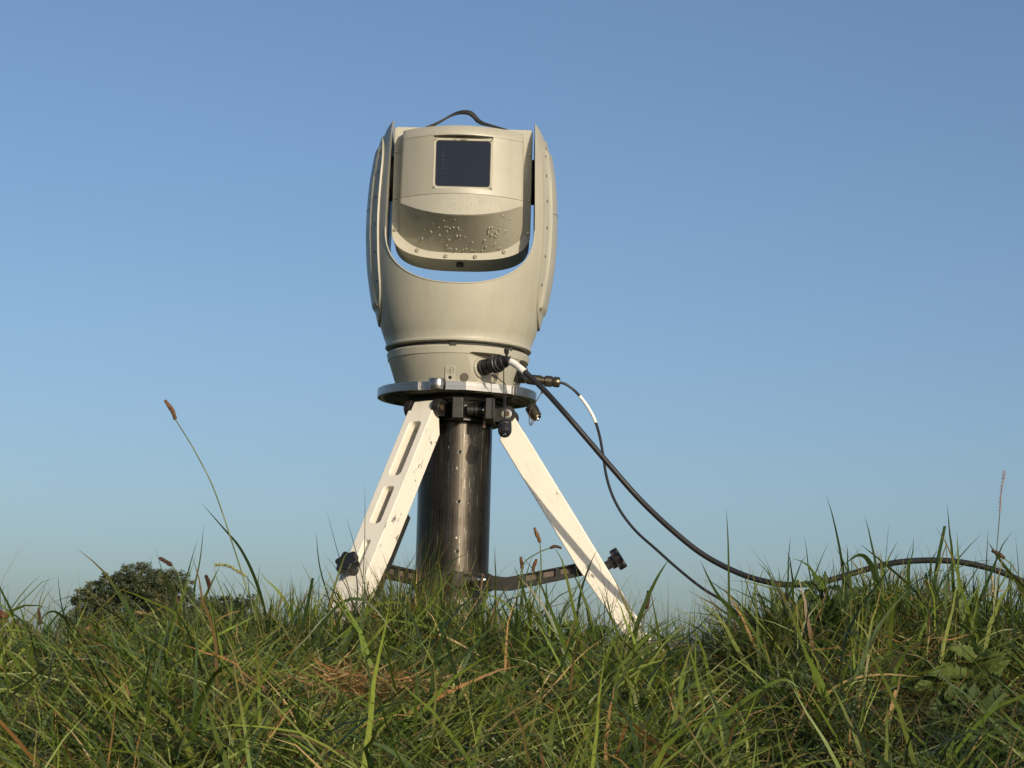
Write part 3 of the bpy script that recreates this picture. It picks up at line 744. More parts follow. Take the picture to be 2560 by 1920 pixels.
# ------------------------------------------------------------------ grass
GREEN = np.array([(.074, .108, .019), (.102, .138, .025), (.034, .060, .017), (.150, .176, .052), (.054, .080, .034), (.120, .148, .025)])
DRY = np.array([(.31, .19, .075), (.25, .13, .048), (.36, .26, .12), (.15, .085, .035), (.20, .17, .06)])
def palette(n, dry=.15):
    c = GREEN[rng.integers(0, len(GREEN), n)]*rng.uniform(.5, 1.45, (n, 1)); d_ = rng.random(n) < dry
    c[d_] = DRY[rng.integers(0, len(DRY), d_.sum())]*rng.uniform(.6, 1.1, (d_.sum(), 1)); return c
def blades(base, az, tilt, bend, Lg, Wd, col, seg=5, twist=1.0, clampz=True, tipdry=.15, wp=2.2):
    n = len(base); t = np.linspace(0, 1, seg+1); P = np.zeros((n, seg+1, 3)); P[:, 0] = base
    h = np.stack([np.cos(az), np.sin(az), np.zeros(n)], 1); sv = np.stack([-np.sin(az), np.cos(az), np.zeros(n)], 1); zz = np.array([0, 0, 1.0])
    tw0 = rng.uniform(-1.2, 1.2, n)*twist; tw1 = rng.uniform(-1.2, 1.2, n)*twist
    S = np.zeros_like(P); wob = rng.normal(0, .10, (n, seg+1)); azw = rng.normal(0, .12, (n, seg+1)).cumsum(1)
    for k in range(seg+1):
        th = tilt+bend*t[k]**1.3+wob[:, k]
        hk = h*np.cos(azw[:, k])[:, None]+sv*np.sin(azw[:, k])[:, None]
        if k: P[:, k] = P[:, k-1]+(Lg/seg)[:, None]*(np.sin(th)[:, None]*hk+np.cos(th)[:, None]*zz)
        nn = np.cos(th)[:, None]*hk-np.sin(th)[:, None]*zz
        a = tw0+tw1*t[k]; S[:, k] = sv*np.cos(a)[:, None]+nn*np.sin(a)[:, None]
    if clampz:
        gg = gz(P[:, :, 0], P[:, :, 1])+.002; P[:, :, 2] = np.where((np.arange(seg+1) > 0)[None], np.maximum(P[:, :, 2], gg+rng.uniform(0, .03, (n, 1))*(t[None]>0)), P[:, :, 2])
    wprof = np.minimum(1, .55+1.6*t)*(1-t**wp)+.03
    Wk = Wd[:, None]*wprof[None]*.5
    Vv = np.stack([P-S*Wk[..., None], P+S*Wk[..., None]], 2).reshape(-1, 3)
    cc = np.repeat(col[:, None, :], seg+1, 1)
    tip = (rng.random(n) < tipdry)[:, None]*np.clip((t-.6)/.4, 0, 1)[None]
    cc = cc*(1-tip[..., None])+np.array([.22, .14, .055])*tip[..., None]
    cc = np.repeat(cc.reshape(-1, 3), 2, 0)
    i0 = (np.arange(n)*(seg+1)*2)[:, None]+(np.arange(seg)*2)[None]; i0 = i0.reshape(-1, 1)
    Ff = np.concatenate([i0, i0+1, i0+3, i0+2], 1)
    return Vv, Ff, cc
def bigmesh(name, parts, matk):
    V = np.concatenate([p[0] for p in parts]); k = 0; F = []; 
    for p in parts: F.append(p[1]+k); k += len(p[0])
    F = np.concatenate(F); C = np.concatenate([p[2] for p in parts])
    me = bpy.data.meshes.new(name); me.vertices.add(len(V)); me.vertices.foreach_set('co', V.astype(np.float32).ravel())
    me.loops.add(F.size); me.loops.foreach_set('vertex_index', F.astype(np.int32).ravel())
    me.polygons.add(len(F)); me.polygons.foreach_set('loop_start', (np.arange(len(F))*4).astype(np.int32))
    me.update(calc_edges=True)
    a = me.color_attributes.new('tint', 'FLOAT_COLOR', 'POINT'); a.data.foreach_set('color', np.concatenate([C, np.ones((len(C), 1))], 1).astype(np.float32).ravel())
    me.polygons.foreach_set('use_smooth', np.ones(len(F), bool)); me.materials.append(M[matk])
    return me
CLEAR = [(2400, 1700, 3.6, .13), (2380, 1820, 3.4, .11), (2060, 1520, 4.3, .07)]
def scatter(n, y0, y1, pw=1.0, marg=.35, clear=False):
    y = y0+(y1-y0)*rng.random(n)**pw; half = .245*y+marg; x = (rng.random(n)*2-1)*half
    if clear:
        for px, row, Yc, w in CLEAR:
            k = at(px, row, Yc).x/Yc; bad = (np.abs(x-k*y) < w) & (y > Yc-.55) & (y < Yc+.02)
            y = np.where(bad, 4.6+.4*rng.random(n), y)
    return np.stack([x, y, gz(x, y)-.004], 1)
def U(a, b_, n): return rng.uniform(a, b_, n)
parts = []
# matted, fallen blades, tint halved so the gaps look shaded
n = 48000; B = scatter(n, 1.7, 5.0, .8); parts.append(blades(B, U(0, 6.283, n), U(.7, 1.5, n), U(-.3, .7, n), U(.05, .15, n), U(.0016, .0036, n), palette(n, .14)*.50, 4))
def clumped(n, y0, y1, K, sd, frac=.7, pw=.78):
    C = scatter(K, y0, y1, pw, clear=True); ca = rng.uniform(0, 6.283, K); B = scatter(n, y0, y1, pw, clear=True); az = U(0, 6.283, n)
    j = rng.integers(0, K, n); m_ = rng.random(n) < frac
    x = np.where(m_, C[j, 0]+rng.normal(0, sd, n), B[:, 0]); y = np.where(m_, C[j, 1]+rng.normal(0, sd, n), B[:, 1])
    return np.stack([x, y, gz(x, y)-.004], 1), np.where(m_, ca[j]+rng.normal(0, .8, n), az)
# combed leaning layer, sweeping over as mown, tint raised to look sunlit
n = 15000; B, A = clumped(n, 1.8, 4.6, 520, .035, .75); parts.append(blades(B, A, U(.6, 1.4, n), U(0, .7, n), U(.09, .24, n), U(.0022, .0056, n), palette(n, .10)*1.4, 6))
# standing mid layer in tufts, sunlight brightness put into the tint
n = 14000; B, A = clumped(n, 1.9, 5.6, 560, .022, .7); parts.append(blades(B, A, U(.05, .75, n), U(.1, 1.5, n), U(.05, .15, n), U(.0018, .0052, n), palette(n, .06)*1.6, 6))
# crest: longer thin blades seen against the sky
n = 4800; B = scatter(n, 4.0, 5.6, 1.0, .5); parts.append(blades(B, U(0, 6.283, n), U(.0, .7, n), U(0, 1.5, n), rng.gamma(4.5, .019, n)+.03, U(.0012, .0045, n), palette(n, .08), 6))
n = 760; B = scatter(n, 3.9, 5.0, 1.0, .5); parts.append(blades(B, U(0, 6.283, n), U(.0, .45, n), U(0, .7, n), U(.12, .24, n), U(.0016, .0050, n), palette(n, .06), 7))
# broad arching blades, colour lifted like lit grass
n = 2500; B, A = clumped(n, 2.0, 4.9, 420, .03, .6); parts.append(blades(B, A, U(.15, 1.25, n), U(.1, 1.4, n), U(.12, .30, n), U(.0045, .0088, n), palette(n, .04)*1.5, 8, .7))
n = 260; B = scatter(n, 3.8, 4.7, 1.0); parts.append(blades(B, U(0, 6.283, n), U(.0, .5, n), U(.2, 2.0, n), U(.14, .26, n), U(.006, .010, n), palette(n, .03)*1.4, 9, .7))
# behind the crest, around the feet and on the far side of the bank
n = 16000; x = U(-3.2, 3.2, n); y = U(5.0, 9.5, n); B = np.stack([x, y, gz(x, y)-.004], 1); parts.append(blades(B, U(0, 6.283, n), U(.1, 1.2, n), U(0, .9, n), U(.05, .10, n), U(.002, .004, n), palette(n, .15), 4))
n = 12000; s_ = np.sign(rng.random(n)-.5); y = U(1.2, 5.2, n); x = s_*(.245*y+.3+rng.random(n)*1.4); B = np.stack([x, y, gz(x, y)-.004], 1); parts.append(blades(B, U(0, 6.283, n), U(.3, 1.3, n), U(0, .9, n), U(.06, .15, n), U(.003, .005, n), palette(n, .15), 4))
# fine tufts
def tuft(px, row, Y, n, rad, l0, l1, w0=.0010, w1=.0020, spread=.55, dry=.12, lean=(0, 0), dark=1.0):
    c = at(px, row, Y); a = U(0, 6.283, n); r_ = rad*np.sqrt(rng.random(n)); x = c.x+r_*np.cos(a); y = Y+r_*np.sin(a)*.7
    B = np.stack([x, y, gz(x, y)-.003], 1)
    parts.append(blades(B, a+rng.normal(0, .6, n), np.abs(rng.normal(0, spread, n)), U(0, .5, n), U(l0, l1, n), U(w0, w1, n), palette(n, dry)*dark, 6, .8))
tuft(1050, 1600, 4.62, 620, .070, .10, .25, spread=.22, dry=.25, dark=.75)
tuft(1010, 1600, 4.55, 260, .06, .10, .20, spread=.3, dry=.2, dark=.8)
tuft(1660, 1650, 4.75, 260, .05, .10, .24, spread=.6)
tuft(1700, 1690, 4.7, 190, .06, .14, .30, spread=.5)
tuft(1980, 1610, 4.55, 340, .09, .08, .17, spread=.5)
tuft(2180, 1610, 4.5, 300, .10, .08, .17, spread=.5)
tuft(720, 1610, 4.5, 260, .09, .08, .17, spread=.45)
tuft(560, 1640, 4.4, 200, .09, .08, .17, spread=.45)
tuft(1480, 1640, 4.6, 220, .10, .06, .14, spread=.55)
tuft(880, 1640, 4.5, 260, .08, .06, .16, spread=.5)
tuft(2420, 1640, 4.4, 220, .10, .08, .16, spread=.5)
tuft(2250, 1720, 4.2, 260, .10, .07, .15, spread=.5)
for px, row, Yt, nn_, ra_, l0, l1 in ((640, 1600, 4.35, 90, .07, .11, .20), (720, 1600, 4.3, 90, .08, .10, .19), (800, 1600, 4.3, 90, .07, .09, .16), (900, 1620, 4.3, 90, .08, .09, .16), (980, 1600, 4.4, 110, .07, .10, .19), (1080, 1600, 4.4, 110, .06, .10, .19), (1200, 1640, 4.3, 60, .07, .08, .13), (1330, 1640, 4.3, 60, .08, .08, .15), (1880, 1600, 4.4, 100, .08, .10, .18), (2040, 1600, 4.3, 110, .09, .09, .17), (2160, 1600, 4.4, 110, .09, .10, .18), (2280, 1600, 4.35, 100, .09, .10, .18), (2420, 1620, 4.3, 100, .09, .10, .19), (2520, 1620, 4.3, 80, .08, .09, .18), (480, 1660, 4.2, 80, .09, .09, .19), (330, 1690, 4.2, 50, .10, .07, .13), (120, 1690, 4.2, 70, .10, .08, .14)):
    tuft(px, row, Yt, nn_, ra_, l0, l1, .0022, .0062, .42, .05, dark=1.25)
# single blades that stand out
def hero(pts, Y, w, col=(.075, .115, .022), dy=0.0, tip=True, tw=.5):
    P = [at(a, b_, Y+dy*i) for i, (a, b_) in enumerate(pts)]; P = smooth_path(P, 4); m_ = len(P); V = []
    for i, p in enumerate(P):
        tan = (P[min(i+1, m_-1)]-P[max(i-1, 0)]).normalized(); s = tan.cross(Vector((.15, 1, .1))).normalized()
        s = (s+Vector((0, tw, 0))).normalized(); f_ = i/(m_-1)
        k = min(1, .55+1.6*f_)*((1-f_**2.4) if tip else (1-.45*f_**1.5))+.03
        V += [p-s*w*k/2, p+s*w*k/2]
    F = [(2*i, 2*i+1, 2*i+3, 2*i+2) for i in range(m_-1)]
    parts.append((np.array([tuple(v) for v in V]), np.array(F), np.tile(np.array(col), (len(V), 1))))
g1, g2, g3, g4 = (.075, .115, .022), (.045, .075, .018), (.11, .15, .045), (.095, .14, .02)
hero([(672, 1600), (660, 1520), (635, 1440), (600, 1370), (560, 1322), (503, 1257)], 4.3, .0085, g2)
hero([(500, 1620), (490, 1560), (485, 1480), (500, 1400), (510, 1310)], 4.3, .0062, g3)
hero([(445, 1600), (450, 1520), (470, 1430), (495, 1345)], 4.35, .0048, g1)
hero([(200, 1700), (188, 1620), (170, 1560), (140, 1530), (115, 1535), (100, 1560)], 4.1, .0072, g2)
hero([(40, 1560), (25, 1520), (0, 1470), (-30, 1400)], 4.2, .007, g1)
hero([(720, 1700), (740, 1620), (765, 1530), (782, 1445)], 4.0, .0105, g2, tip=False)
hero([(565, 1860), (620, 1760), (660, 1680), (700, 1600)], 3.5, .011, g4)
hero([(1040, 1880), (1038, 1800), (1042, 1700)], 3.0, .0075, g4, tip=False)
hero([(1815, 1720), (1822, 1600), (1822, 1450), (1820, 1350), (1816, 1272)], 4.2, .0056, g3)
hero([(1930, 1720), (1850, 1560), (1790, 1480), (1750, 1400)], 4.2, .0088, g1)
hero([(1550, 1740), (1580, 1620), (1600, 1540), (1640, 1450), (1672, 1398)], 4.2, .0115, g1)
hero([(2230, 1700), (2200, 1560), (2190, 1450), (2170, 1400), (2145, 1388), (2110, 1412)], 4.3, .014, g2)
hero([(2258, 1690), (2265, 1600), (2270, 1480), (2272, 1400)], 4.25, .0105, g1, tip=False)
hero([(2320, 1680), (2326, 1580), (2340, 1430), (2362, 1315)], 4.2, .0095, g2, tip=False, tw=.2)
hero([(2400, 1600), (2385, 1480), (2380, 1380), (2374, 1330), (2368, 1260)], 4.25, .0062, g1)
hero([(2380, 1560), (2372, 1450), (2361, 1318)], 4.2, .003, (.20, .13, .06))
hero([(2420, 1640), (2440, 1540), (2448, 1440)], 4.25, .0075, g1)
hero([(2455, 1640), (2462, 1500), (2470, 1320)], 4.25, .0048, g2)
hero([(2480, 1610), (2492, 1500), (2500, 1420)], 4.25, .0052, g1)
hero([(2640, 1600), (2560, 1480), (2500, 1400), (2470, 1354)], 4.2, .0085, g1)
hero([(2360, 1560), (2280, 1470), (2200, 1400), (2150, 1360)], 4.3, .0060, g2)
hero([(2080, 1620), (2110, 1480), (2120, 1440), (2160, 1430)], 4.3, .0075, g1)
hero([(1960, 1510), (1968, 1460), (1975, 1400)], 4.3, .003, g1)
hero([(2260, 1440), (2280, 1390), (2284, 1343)], 4.3, .003, g1)
hero([(1160, 1860), (1240, 1720), (1330, 1640), (1420, 1590), (1500, 1540)], 3.6, .0085, g1)
hero([(770, 1660), (800, 1570), (850, 1510), (900, 1498), (945, 1530), (985, 1590)], 4.05, .0075, g2)
hero([(1700, 1905), (1760, 1840), (1850, 1760), (1950, 1700), (2000, 1720)], 3.1, .0085, g4)
hero([(2410, 1900), (2440, 1830), (2480, 1770), (2515, 1732)], 2.9, .009, g3, tip=False)
hero([(2135, 1900), (2200, 1820), (2240, 1740), (2250, 1690)], 3.2, .0036, (.34, .24, .11), tip=False)
hero([(1960, 1900), (2000, 1800), (2052, 1680)], 3.2, .0034, (.33, .21, .09))
hero([(2030, 1765), (2110, 1705), (2200, 1686), (2300, 1692)], 3.4, .0042, (.38, .28, .12))
hero([(2240, 1725), (2228, 1780), (2218, 1850)], 3.2, .008, (.36, .23, .10))
hero([(1495, 1800), (1498, 1740), (1500, 1690)], 3.2, .006, (.26, .12, .04))
hero([(1540, 1890), (1560, 1830), (1578, 1790)], 3.0, .0055, (.28, .13, .045))
hero([(780, 1640), (790, 1600), (785, 1540), (795, 1460)], 4.3, .004, g1)
hero([(1100, 1585), (1150, 1610), (1200, 1640), (1235, 1670)], 4.0, .0035, (.42, .31, .15))
hero([(1320, 1700), (1330, 1600), (1310, 1480), (1285, 1415)], 4.1, .008, g1)
hero([(1232, 1700), (1236, 1580), (1240, 1480), (1238, 1362)], 4.1, .003, g1)
hero([(830, 1520), (800, 1420), (790, 1330)], 4.5, .004, g2)
hero([(900, 1560), (850, 1400), (815, 1270)], 4.5, .0022, g2); hero([(925, 1520), (890, 1380), (865, 1290)], 4.5, .0022, g2); hero([(905, 1500), (912, 1340), (912, 1205)], 4.5, .0022, g2)
for k in range(22):
    x0 = 1000+random.uniform(0, 80); hero([(x0, 1560), (x0+random.uniform(0, 25), 1450), (x0+random.uniform(10, 75), random.uniform(1250, 1400))], 4.6, .0017, g2 if k % 3 else (.16, .13, .05))
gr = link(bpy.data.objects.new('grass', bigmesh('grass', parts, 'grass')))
tag(gr, 'long tangled green grass covering the bank', 'grass', kind='stuff')
# heap of dry thatch
parts = []
for (px, row, n, sx, sy, az0, Yt) in ((950, 1715, 340, .034, .028, -.35, 3.40), (885, 1685, 220, .026, .025, -.65, 3.48), (1010, 1735, 110, .035, .025, .1, 3.35), (830, 1725, 60, .05, .04, .1, 3.35), (2250, 1690, 60, .05, .05, .4, 3.7)):
    c = at(px, row, Yt); x = rng.normal(c.x, sx, n); y = rng.normal(Yt, sy, n); z = gz(x, y)+U(.04, .10, n)
    B = np.stack([x, y, z], 1); co = DRY[rng.integers(0, 3, n)]*U(.7, 1.4, (n))[:, None]
    parts.append(blades(B, rng.normal(az0, .75, n)+math.pi*(rng.random(n) < .5), U(1.0, 2.0, n), U(-.4, .5, n), U(.03, .09, n), U(.0014, .0032, n), co, 4, 1.0, True, 0))
th_ = link(bpy.data.objects.new('dry_thatch', bigmesh('dry_thatch', parts, 'grass')))
tag(th_, 'heap of orange brown dead grass lying on the green bank', 'dead grass', kind='stuff')

# ------------------------------------------------------------------ seed heads and weeds
def tinted(o, col, var=.25):
    me = o.data; a = me.color_attributes.new('tint', 'FLOAT_COLOR', 'POINT'); n = len(me.vertices)
    c = np.array(col)[None]*rng.uniform(1-var, 1+var, (n, 1)); a.data.foreach_set('color', np.concatenate([np.clip(c, 0, 1), np.ones((n, 1))], 1).astype(np.float32).ravel()); return o
def seed_geo(pts, r_, bumps=90, br=.0014, long=1.6):
    P = smooth_path(pts, 6); gs = [tube(P, lambda f_: r_*.75*(.5+.5*math.sin(math.pi*min(1, .12+f_*.86))), 8)]
    for _ in range(bumps):
        f_ = random.random(); i = int(f_*(len(P)-1)); p = P[i]; tan = (P[min(i+1, len(P)-1)]-P[max(i-1, 0)]).normalized()
        a = random.uniform(0, 6.283); o_ = tan.orthogonal().normalized(); d_ = o_*math.cos(a)+tan.cross(o_)*math.sin(a)
        rr = r_*(.55+.45*math.sin(math.pi*min(1, .12+f_*.86))); gs.append(spun(p+d_*rr*.5, p+d_*rr*1.05+tan*br*long, [(br*.5, 0), (br, .4), (br*.25, 1)], 5))
    return join(*gs)
def down_to_ground(p, Y):                  # root below a point
    return Vector((p.x, Y, float(gz(p.x, Y))-.004))
def plantain(stempx, headpx, Y, hr, label, headcol=(.11, .065, .035), stemcol=(.14, .17, .07), sw=.0013):
    S = [at(a, b_, Y) for a, b_ in stempx]
    root = S[0].copy(); gzv = float(gz(root.x, Y)); 
    if root.z > gzv: S.insert(0, Vector((root.x+(S[0].x-S[1].x)*.2, Y, gzv-.004)))
    e = thing('plantain', tuple(S[0]), label, 'wild plant', 'seed heads standing in the grass')
    st = tinted(obj('stem', tube(smooth_path(S, 6), lambda f_: sw*(1.15-.3*f_), 6), 'leaf', e, 60), stemcol)
    H = [at(a, b_, Y) for a, b_ in headpx]
    tinted(obj('seed_head', seed_geo(H, hr), 'seed', e, 30), headcol, .5); return e
plantain([(640, 1560), (610, 1450), (575, 1340), (545, 1250), (520, 1190), (480, 1115), (438, 1048)], [(438, 1048), (430, 1026), (412, 1000)], 4.2, .0052, 'tall bending stalk with a brown seed head rising far above the grass', (.15, .085, .045), (.17, .21, .09), .0014)
plantain([(470, 1560), (450, 1450), (430, 1413)], [(430, 1413), (416, 1405), (398, 1394)], 4.25, .0048, 'short dark brown seed head bent sideways in front of the round tree', (.065, .040, .026))
plantain([(560, 1580), (545, 1510), (524, 1468)], [(524, 1470), (520, 1452), (514, 1438)], 4.25, .0042, 'dark withered seed head among blades right of the round tree', (.055, .025, .018))
plantain([(1349, 1600), (1349, 1480), (1353, 1420), (1350, 1356)], [(1350, 1356), (1343, 1338), (1336, 1319)], 4.3, .0040, 'upright brown seed head between centre tube and right leg', (.16, .085, .035))
plantain([(1290, 1540), (1305, 1420), (1340, 1385), (1375, 1370)], [(1375, 1370), (1388, 1366), (1404, 1370)], 4.3, .0030, 'seed head on a stem bent sideways above the brace arm', (.08, .045, .032))
plantain([(1310, 1560), (1307, 1480), (1306, 1424)], [(1306, 1424), (1304, 1408), (1301, 1392)], 4.35, .0036, 'brown seed head standing in front of the brace arm', (.12, .06, .028))
plantain([(1322, 1560), (1326, 1480), (1332, 1428)], [(1332, 1428), (1336, 1412), (1342, 1398)], 4.35, .0034, 'brown seed head leaning right in front of the brace arm', (.13, .065, .03))
plantain([(1600, 1640), (1608, 1560), (1614, 1522)], [(1614, 1522), (1619, 1500), (1622, 1476)], 4.3, .0058, 'thick dark seed head beside the foot of the right leg', (.055, .028, .018))
plantain([(2560, 1480), (2535, 1420), (2511, 1396)], [(2511, 1396), (2498, 1386), (2479, 1376)], 4.2, .0042, 'dark red brown seed head bent over beside the far end of the thick cable', (.075, .040, .026))
plantain([(30, 1620), (14, 1570), (6, 1545)], [(14, 1545), (4, 1535), (-10, 1528)], 4.2, .0075, 'withered rust red flower head among the grass by the low bushes', (.13, .055, .03))
plantain([(420, 1590), (395, 1548), (365, 1535)], [(365, 1535), (352, 1533), (338, 1529)], 4.2, .0034, 'pale seed head lying level in front of the round tree', (.26, .19, .09))
plantain([(98, 1600), (100, 1575), (102, 1560)], [(102, 1560), (99, 1540), (96, 1520)], 4.4, .003, 'thin dark seed spike beside the low bushes', (.07, .04, .025))
def foxtail(stempx, headpx, Y, rad, n, label, col, ln):
    S = [at(a, b_, Y) for a, b_ in stempx]
    if S[0].z > float(gz(S[0].x, Y)): S.insert(0, Vector((S[0].x, Y, float(gz(S[0].x, Y))-.004)))
    e = thing('foxtail', tuple(S[0]), label, 'wild grass', 'bristly foxtails in the grass')
    tinted(obj('stem', tube(smooth_path(S, 6), .0010, 6), 'leaf', e, 60), (.15, .16, .08))
    P = smooth_path([at(a, b_, Y) for a, b_ in headpx], 8); gs = [tube(P, rad*.35, 6)]
    for _ in range(n):
        i = random.randrange(len(P)-1); p = P[i]; tan = (P[i+1]-P[i]).normalized(); a = random.uniform(0, 6.283); o_ = tan.orthogonal().normalized()
        d_ = (o_*math.cos(a)+tan.cross(o_)*math.sin(a)+tan*random.uniform(.2, .9)).normalized()
        gs.append(spun(p, p+d_*ln*random.uniform(.6, 1.1), [(.0005, 0), (.00015, 1)], 3))
    tinted(obj('bristles', join(*gs), 'seed', e, 60), col, .3)
foxtail([(660, 1640), (650, 1500), (615, 1440)], [(615, 1440), (590, 1425), (565, 1413), (537, 1412)], 4.25, .005, 240, 'fat yellow green foxtail drooping level behind the blades', (.30, .30, .11), .0065)
foxtail([(2478, 1600), (2490, 1400), (2500, 1278)], [(2500, 1278), (2502, 1240), (2507, 1205), (2511, 1176)], 4.3, .0022, 170, 'tall thin feathery pinkish foxtail rising against the sky', (.30, .19, .14), .0055)
foxtail([(2485, 1600), (2484, 1540), (2483, 1485)], [(2483, 1485), (2481, 1465), (2480, 1440)], 4.35, .005, 220, 'stubby cream foxtail beneath the thick cable', (.42, .36, .20), .0055)
foxtail([(2105, 1560), (2106, 1480), (2105, 1425)], [(2105, 1425), (2104, 1412), (2104, 1398)], 4.4, .0025, 90, 'small pale foxtail standing over the leafy weed', (.35, .29, .18), .005)
foxtail([(2355, 1600), (2348, 1520), (2345, 1470)], [(2345, 1480), (2346, 1450), (2353, 1425)], 4.5, .0022, 110, 'thin pale green foxtail under the arch of the thick cable', (.28, .31, .18), .005)
def leaf_geo(base, tipp, w, lobes=0, curl=.15, nrm_=Vector((0, -1, .5))):
    ax = tipp-base; Lf = ax.length; ax.normalize(); s = ax.cross(nrm_).normalized(); nn = s.cross(ax).normalized()
    V, F = [], []; m_ = 22
    for i in range(m_+1):
        f_ = i/m_; prof = (math.sin(math.pi*min(1, f_**.8))**.8)*(1 if not lobes else 1+.22*math.sin(f_*lobes*6.283)+.1*math.sin(f_*lobes*15))
        ww_ = w*.5*max(prof, .04); mid = base+ax*Lf*f_+nn*(curl*Lf*math.sin(math.pi*f_))
        for k in (-1, -.5, 0, .5, 1): V.append(mid+s*ww_*k+nn*ww_*.35*abs(k)+nn*.0015*math.sin(f_*30+k*5))
    for i in range(m_):
        for k in range(4): F.append((i*5+k, i*5+k+1, i*5+k+6, i*5+k+5))
    return V, F
def weed(rootpx, Y, leaves, label, col, stems=(), extra=0):
    r_ = at(*rootpx, Y); root = Vector((r_.x, Y, float(gz(r_.x, Y))-.003)); e = thing('leafy_weed', tuple(root), label, 'weed', 'broad leafed weeds in the bank')
    for s in stems: tinted(obj('stem', tube(smooth_path([root]+[at(a, b_, Y) for a, b_ in s], 6), .0022, 7), 'leaf', e, 60), (.09, .10, .035))
    for (b0, *_r) in leaves:
        q = at(*b0, Y); tinted(obj('leaf_stalk', tube(smooth_path([root, root.lerp(q, .55)+Vector((0, .004, .008)), q], 6), .0015, 6), 'leaf', e, 60), (.10, .12, .04))
    leaves = list(leaves)+[((rootpx[0]+random.uniform(-30, 30), rootpx[1]-random.uniform(20, 90)), (rootpx[0]+random.uniform(-120, 110), rootpx[1]-random.uniform(0, 140)), random.uniform(.016, .028), random.choice((0, 2, 3, 4)), random.uniform(-.06, .02), (random.uniform(-.4, .4), -1, random.uniform(.2, .8))) for _ in range(extra)]
    for (b0, b1, w, lob, dy, nv) in leaves:
        tinted(obj('leaf', leaf_geo(at(*b0, Y), at(*b1, Y+dy), w*1.3, lob, random.uniform(.05, .2), Vector(nv)), 'leaf', e, 60, fix=False), col, .18)
weed((2050, 1620), 4.3, [((2055, 1480), (1975, 1462), .022, 3, -.05, (0, -.6, .8)), ((2055, 1475), (2030, 1435), .016, 2, 0, (.4, -1, .2)), ((2058, 1470), (2062, 1428), .012, 0, 0, (.6, -1, 0)), ((2055, 1480), (2110, 1485), .018, 2, -.06, (0, -.5, .8)), ((2045, 1490), (1990, 1510), .022, 3, -.05, (-.3, -1, .4)), ((2060, 1500), (2020, 1530), .025, 2, -.03, (0, -1, .4)), ((2062, 1545), (2165, 1468), .026, 0, -.02, (-.4, -1, .5)), ((2040, 1540), (1960, 1560), .03, 2, -.03, (.2, -1, .3)), ((2050, 1560), (2090, 1590), .025, 2, -.03, (.1, -1, .3))], 'dark leafy weed with pointed leaves touching the thick cable', (.05, .078, .024), [[(2052, 1560), (2055, 1475)], [(2062, 1560), (2050, 1490)]])
weed((2420, 1760), 3.6, [((2420, 1690), (2330, 1700), .040, 0, -.03, (0, -.6, .9)), ((2400, 1690), (2300, 1735), .03, 2, -.03, (0, -.8, .7)), ((2430, 1660), (2500, 1640), .03, 5, -.04, (.1, -.7, .8)), ((2440, 1660), (2370, 1620), .024, 3, -.02, (0, -.8, .6)), ((2400, 1740), (2270, 1730), .032, 4, -.05, (0, -.8, .7)), ((2440, 1720), (2500, 1700), .03, 4, -.05, (.2, -.8, .6)), ((2430, 1680), (2480, 1670), .022, 4, -.02, (.2, -1, .4))], 'broad leafed weed sprawling below the cable end with wavy leaves', (.085, .118, .030), [[(2420, 1700), (2430, 1660)]], 10)
weed((2400, 1840), 3.4, [((2390, 1830), (2300, 1775), .036, 3, -.04, (.2, -1, .5)), ((2380, 1840), (2410, 1770), .03, 3, -.03, (-.2, -1, .4)), ((2400, 1840), (2460, 1800), .028, 3, -.03, (.2, -1, .5)), ((2370, 1850), (2290, 1860), .026, 3, -.04, (0, -1, .6))], 'low rosette of toothed dark green leaves near the dry stalks', (.055, .085, .026), [], 12)
weed((1440, 1640), 4.3, [((1450, 1590), (1405, 1560), .03, 0, -.02, (.1, -1, .6)), ((1450, 1595), (1510, 1600), .028, 0, -.02, (.1, -1, .6)), ((1440, 1600), (1400, 1620), .028, 0, -.03, (0, -1, .5)), ((1455, 1610), (1500, 1640), .026, 0, -.03, (0, -1, .5)), ((1470, 1600), (1530, 1570), .022, 0, -.02, (0, -1, .5))], 'low clover like leaves growing beneath the right brace arm', (.065, .10, .025), [])

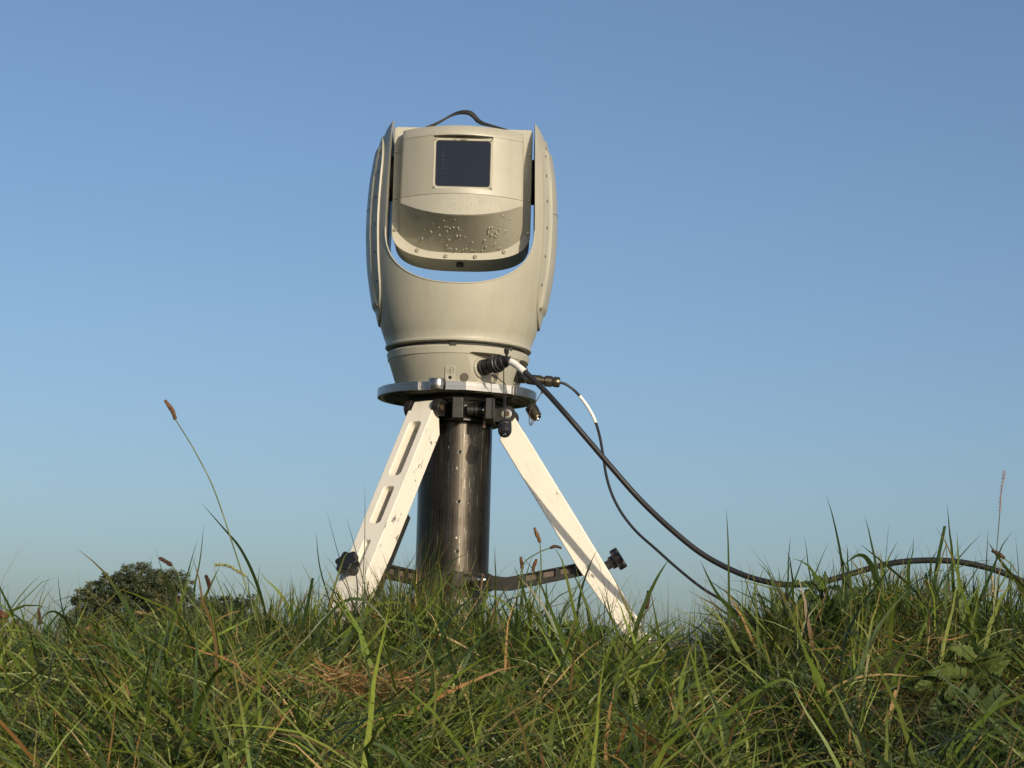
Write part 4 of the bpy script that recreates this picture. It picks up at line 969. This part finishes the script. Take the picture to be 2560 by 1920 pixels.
# ------------------------------------------------------------------ trees on the horizon
def tree(name, Y, blobs, n, size, label, cols, trunk=None, cat='tree', group=None):
    c0 = at(blobs[0][0], 1745, Y); gzv = float(gz(c0.x, Y)); e = thing(name, (c0.x, Y, gzv), label, cat, group)
    k_ = Y/FPX; V, F, C = [], [], []
    limbs = []; tot = sum(b_[2]**2*(b_[3] if len(b_) > 3 else 1) for b_ in blobs)
    root = Vector((c0.x, Y, gzv-.2)); fork = root+Vector((0, 0, (at(blobs[0][0], blobs[0][1], Y).z-gzv)*.45))
    limbs.append(tube(smooth_path([root, (root+fork)/2+Vector((.05, 0, 0)), fork], 5), lambda f_: .22*(1-.4*f_)*trunk if trunk else .05, 9))
    for b_ in blobs:
        c = at(b_[0], b_[1], Y); r_ = b_[2]*k_; dens = b_[3] if len(b_) > 3 else 1
        c = c+Vector((0, random.uniform(-.6, .6)*r_, 0))
        limbs.append(tube(smooth_path([fork, fork.lerp(c, .5)+Vector((0, 0, -.1*r_)), c], 5), lambda f_: (trunk or .3)*.11*(1.1-f_), 7))
        m_ = int(n*b_[2]**2*dens/tot); ncl = max(5, m_//40)
        d_ = rng.normal(0, 1, (ncl, 3)); d_ /= np.linalg.norm(d_, axis=1)[:, None]; d_ *= (rng.random(ncl)**.40)[:, None]; d_[:, 2] *= .88
        cc_ = np.array(c)[None]+d_*r_; cr = r_*U(.12, .24, ncl); base = np.array(cols)[rng.integers(0, len(cols), ncl)]*U(.75, 1.25, ncl)[:, None]
        for q_ in cc_[::6]: limbs.append(tube([c.lerp(Vector(q_), .1), Vector(q_)], .012, 3))
        k = 40; o_ = rng.normal(0, 1, (ncl, k, 3)); o_ /= np.linalg.norm(o_, axis=2)[..., None]; o_ *= (cr[:, None]*rng.random((ncl, k))**.5)[..., None]; o_[..., 2] *= .65
        p = (cc_[:, None]+o_).reshape(-1, 3); nl = len(p)
        a = rng.normal(0, 1, (nl, 3)); a /= np.linalg.norm(a, axis=1)[:, None]; q_ = np.cross(a, rng.normal(0, 1, (nl, 3))); q_ /= np.linalg.norm(q_, axis=1)[:, None]
        a *= (size*U(.5, 1, nl))[:, None]; q_ *= (size*U(.25, .5, nl))[:, None]
        vv = np.stack([p-a-q_*.2, p+q_, p+a, p-q_], 1).reshape(-1, 3)
        V.append((vv, np.arange(nl*4).reshape(-1, 4), np.repeat(np.repeat(base, k, 0)*U(.8, 1.2, nl)[:, None], 4, 0)))
    me = bigmesh('crown', V, 'tree')
    o = link(bpy.data.objects.new('crown', me)); adopt(o, e)
    obj('trunk', join(*[l for l in limbs if l]), 'bark', e, 60)
TG = [(.066, .086, .044), (.084, .102, .048), (.118, .120, .052), (.054, .076, .042)]  # leaf greens lightened and greyed, distance haze put into the colour
tree('round_tree', 70, [(320, 1570, 95), (350, 1466, 68), (290, 1468, 52), (425, 1486, 70), (235, 1505, 60), (200, 1565, 46), (410, 1580, 85), (490, 1550, 50), (230, 1630, 75), (180, 1640, 40), (350, 1660, 100), (460, 1560, 50), (470, 1640, 80)], 150000, .052, 'round crowned leafy tree on the horizon behind the grass', TG, 1.0)
tree('sparse_tree', 85, [(560, 1535, 50, .7), (610, 1515, 38, .6), (520, 1525, 46, .9), (600, 1590, 60, .6), (540, 1620, 70, .7), (645, 1560, 34, .4)], 34000, .055, 'thin crowned tree beside the round tree on the horizon', TG, .8)
BG = [(.11, .10, .05), (.15, .12, .07), (.09, .085, .04)]
tree('bush', 60, [(20, 1580, 44, .6), (60, 1610, 50, .7), (-30, 1570, 60, .7), (85, 1565, 30, .25), (110, 1630, 40, .6)], 9000, .07, 'pale brownish bushes low on the horizon', BG, .3, 'bush')
tree('bush', 66, [(150, 1640, 40), (190, 1650, 40), (120, 1660, 36)], 6000, .08, 'small olive bush at the foot of the round tree', TG, .3, 'bush')
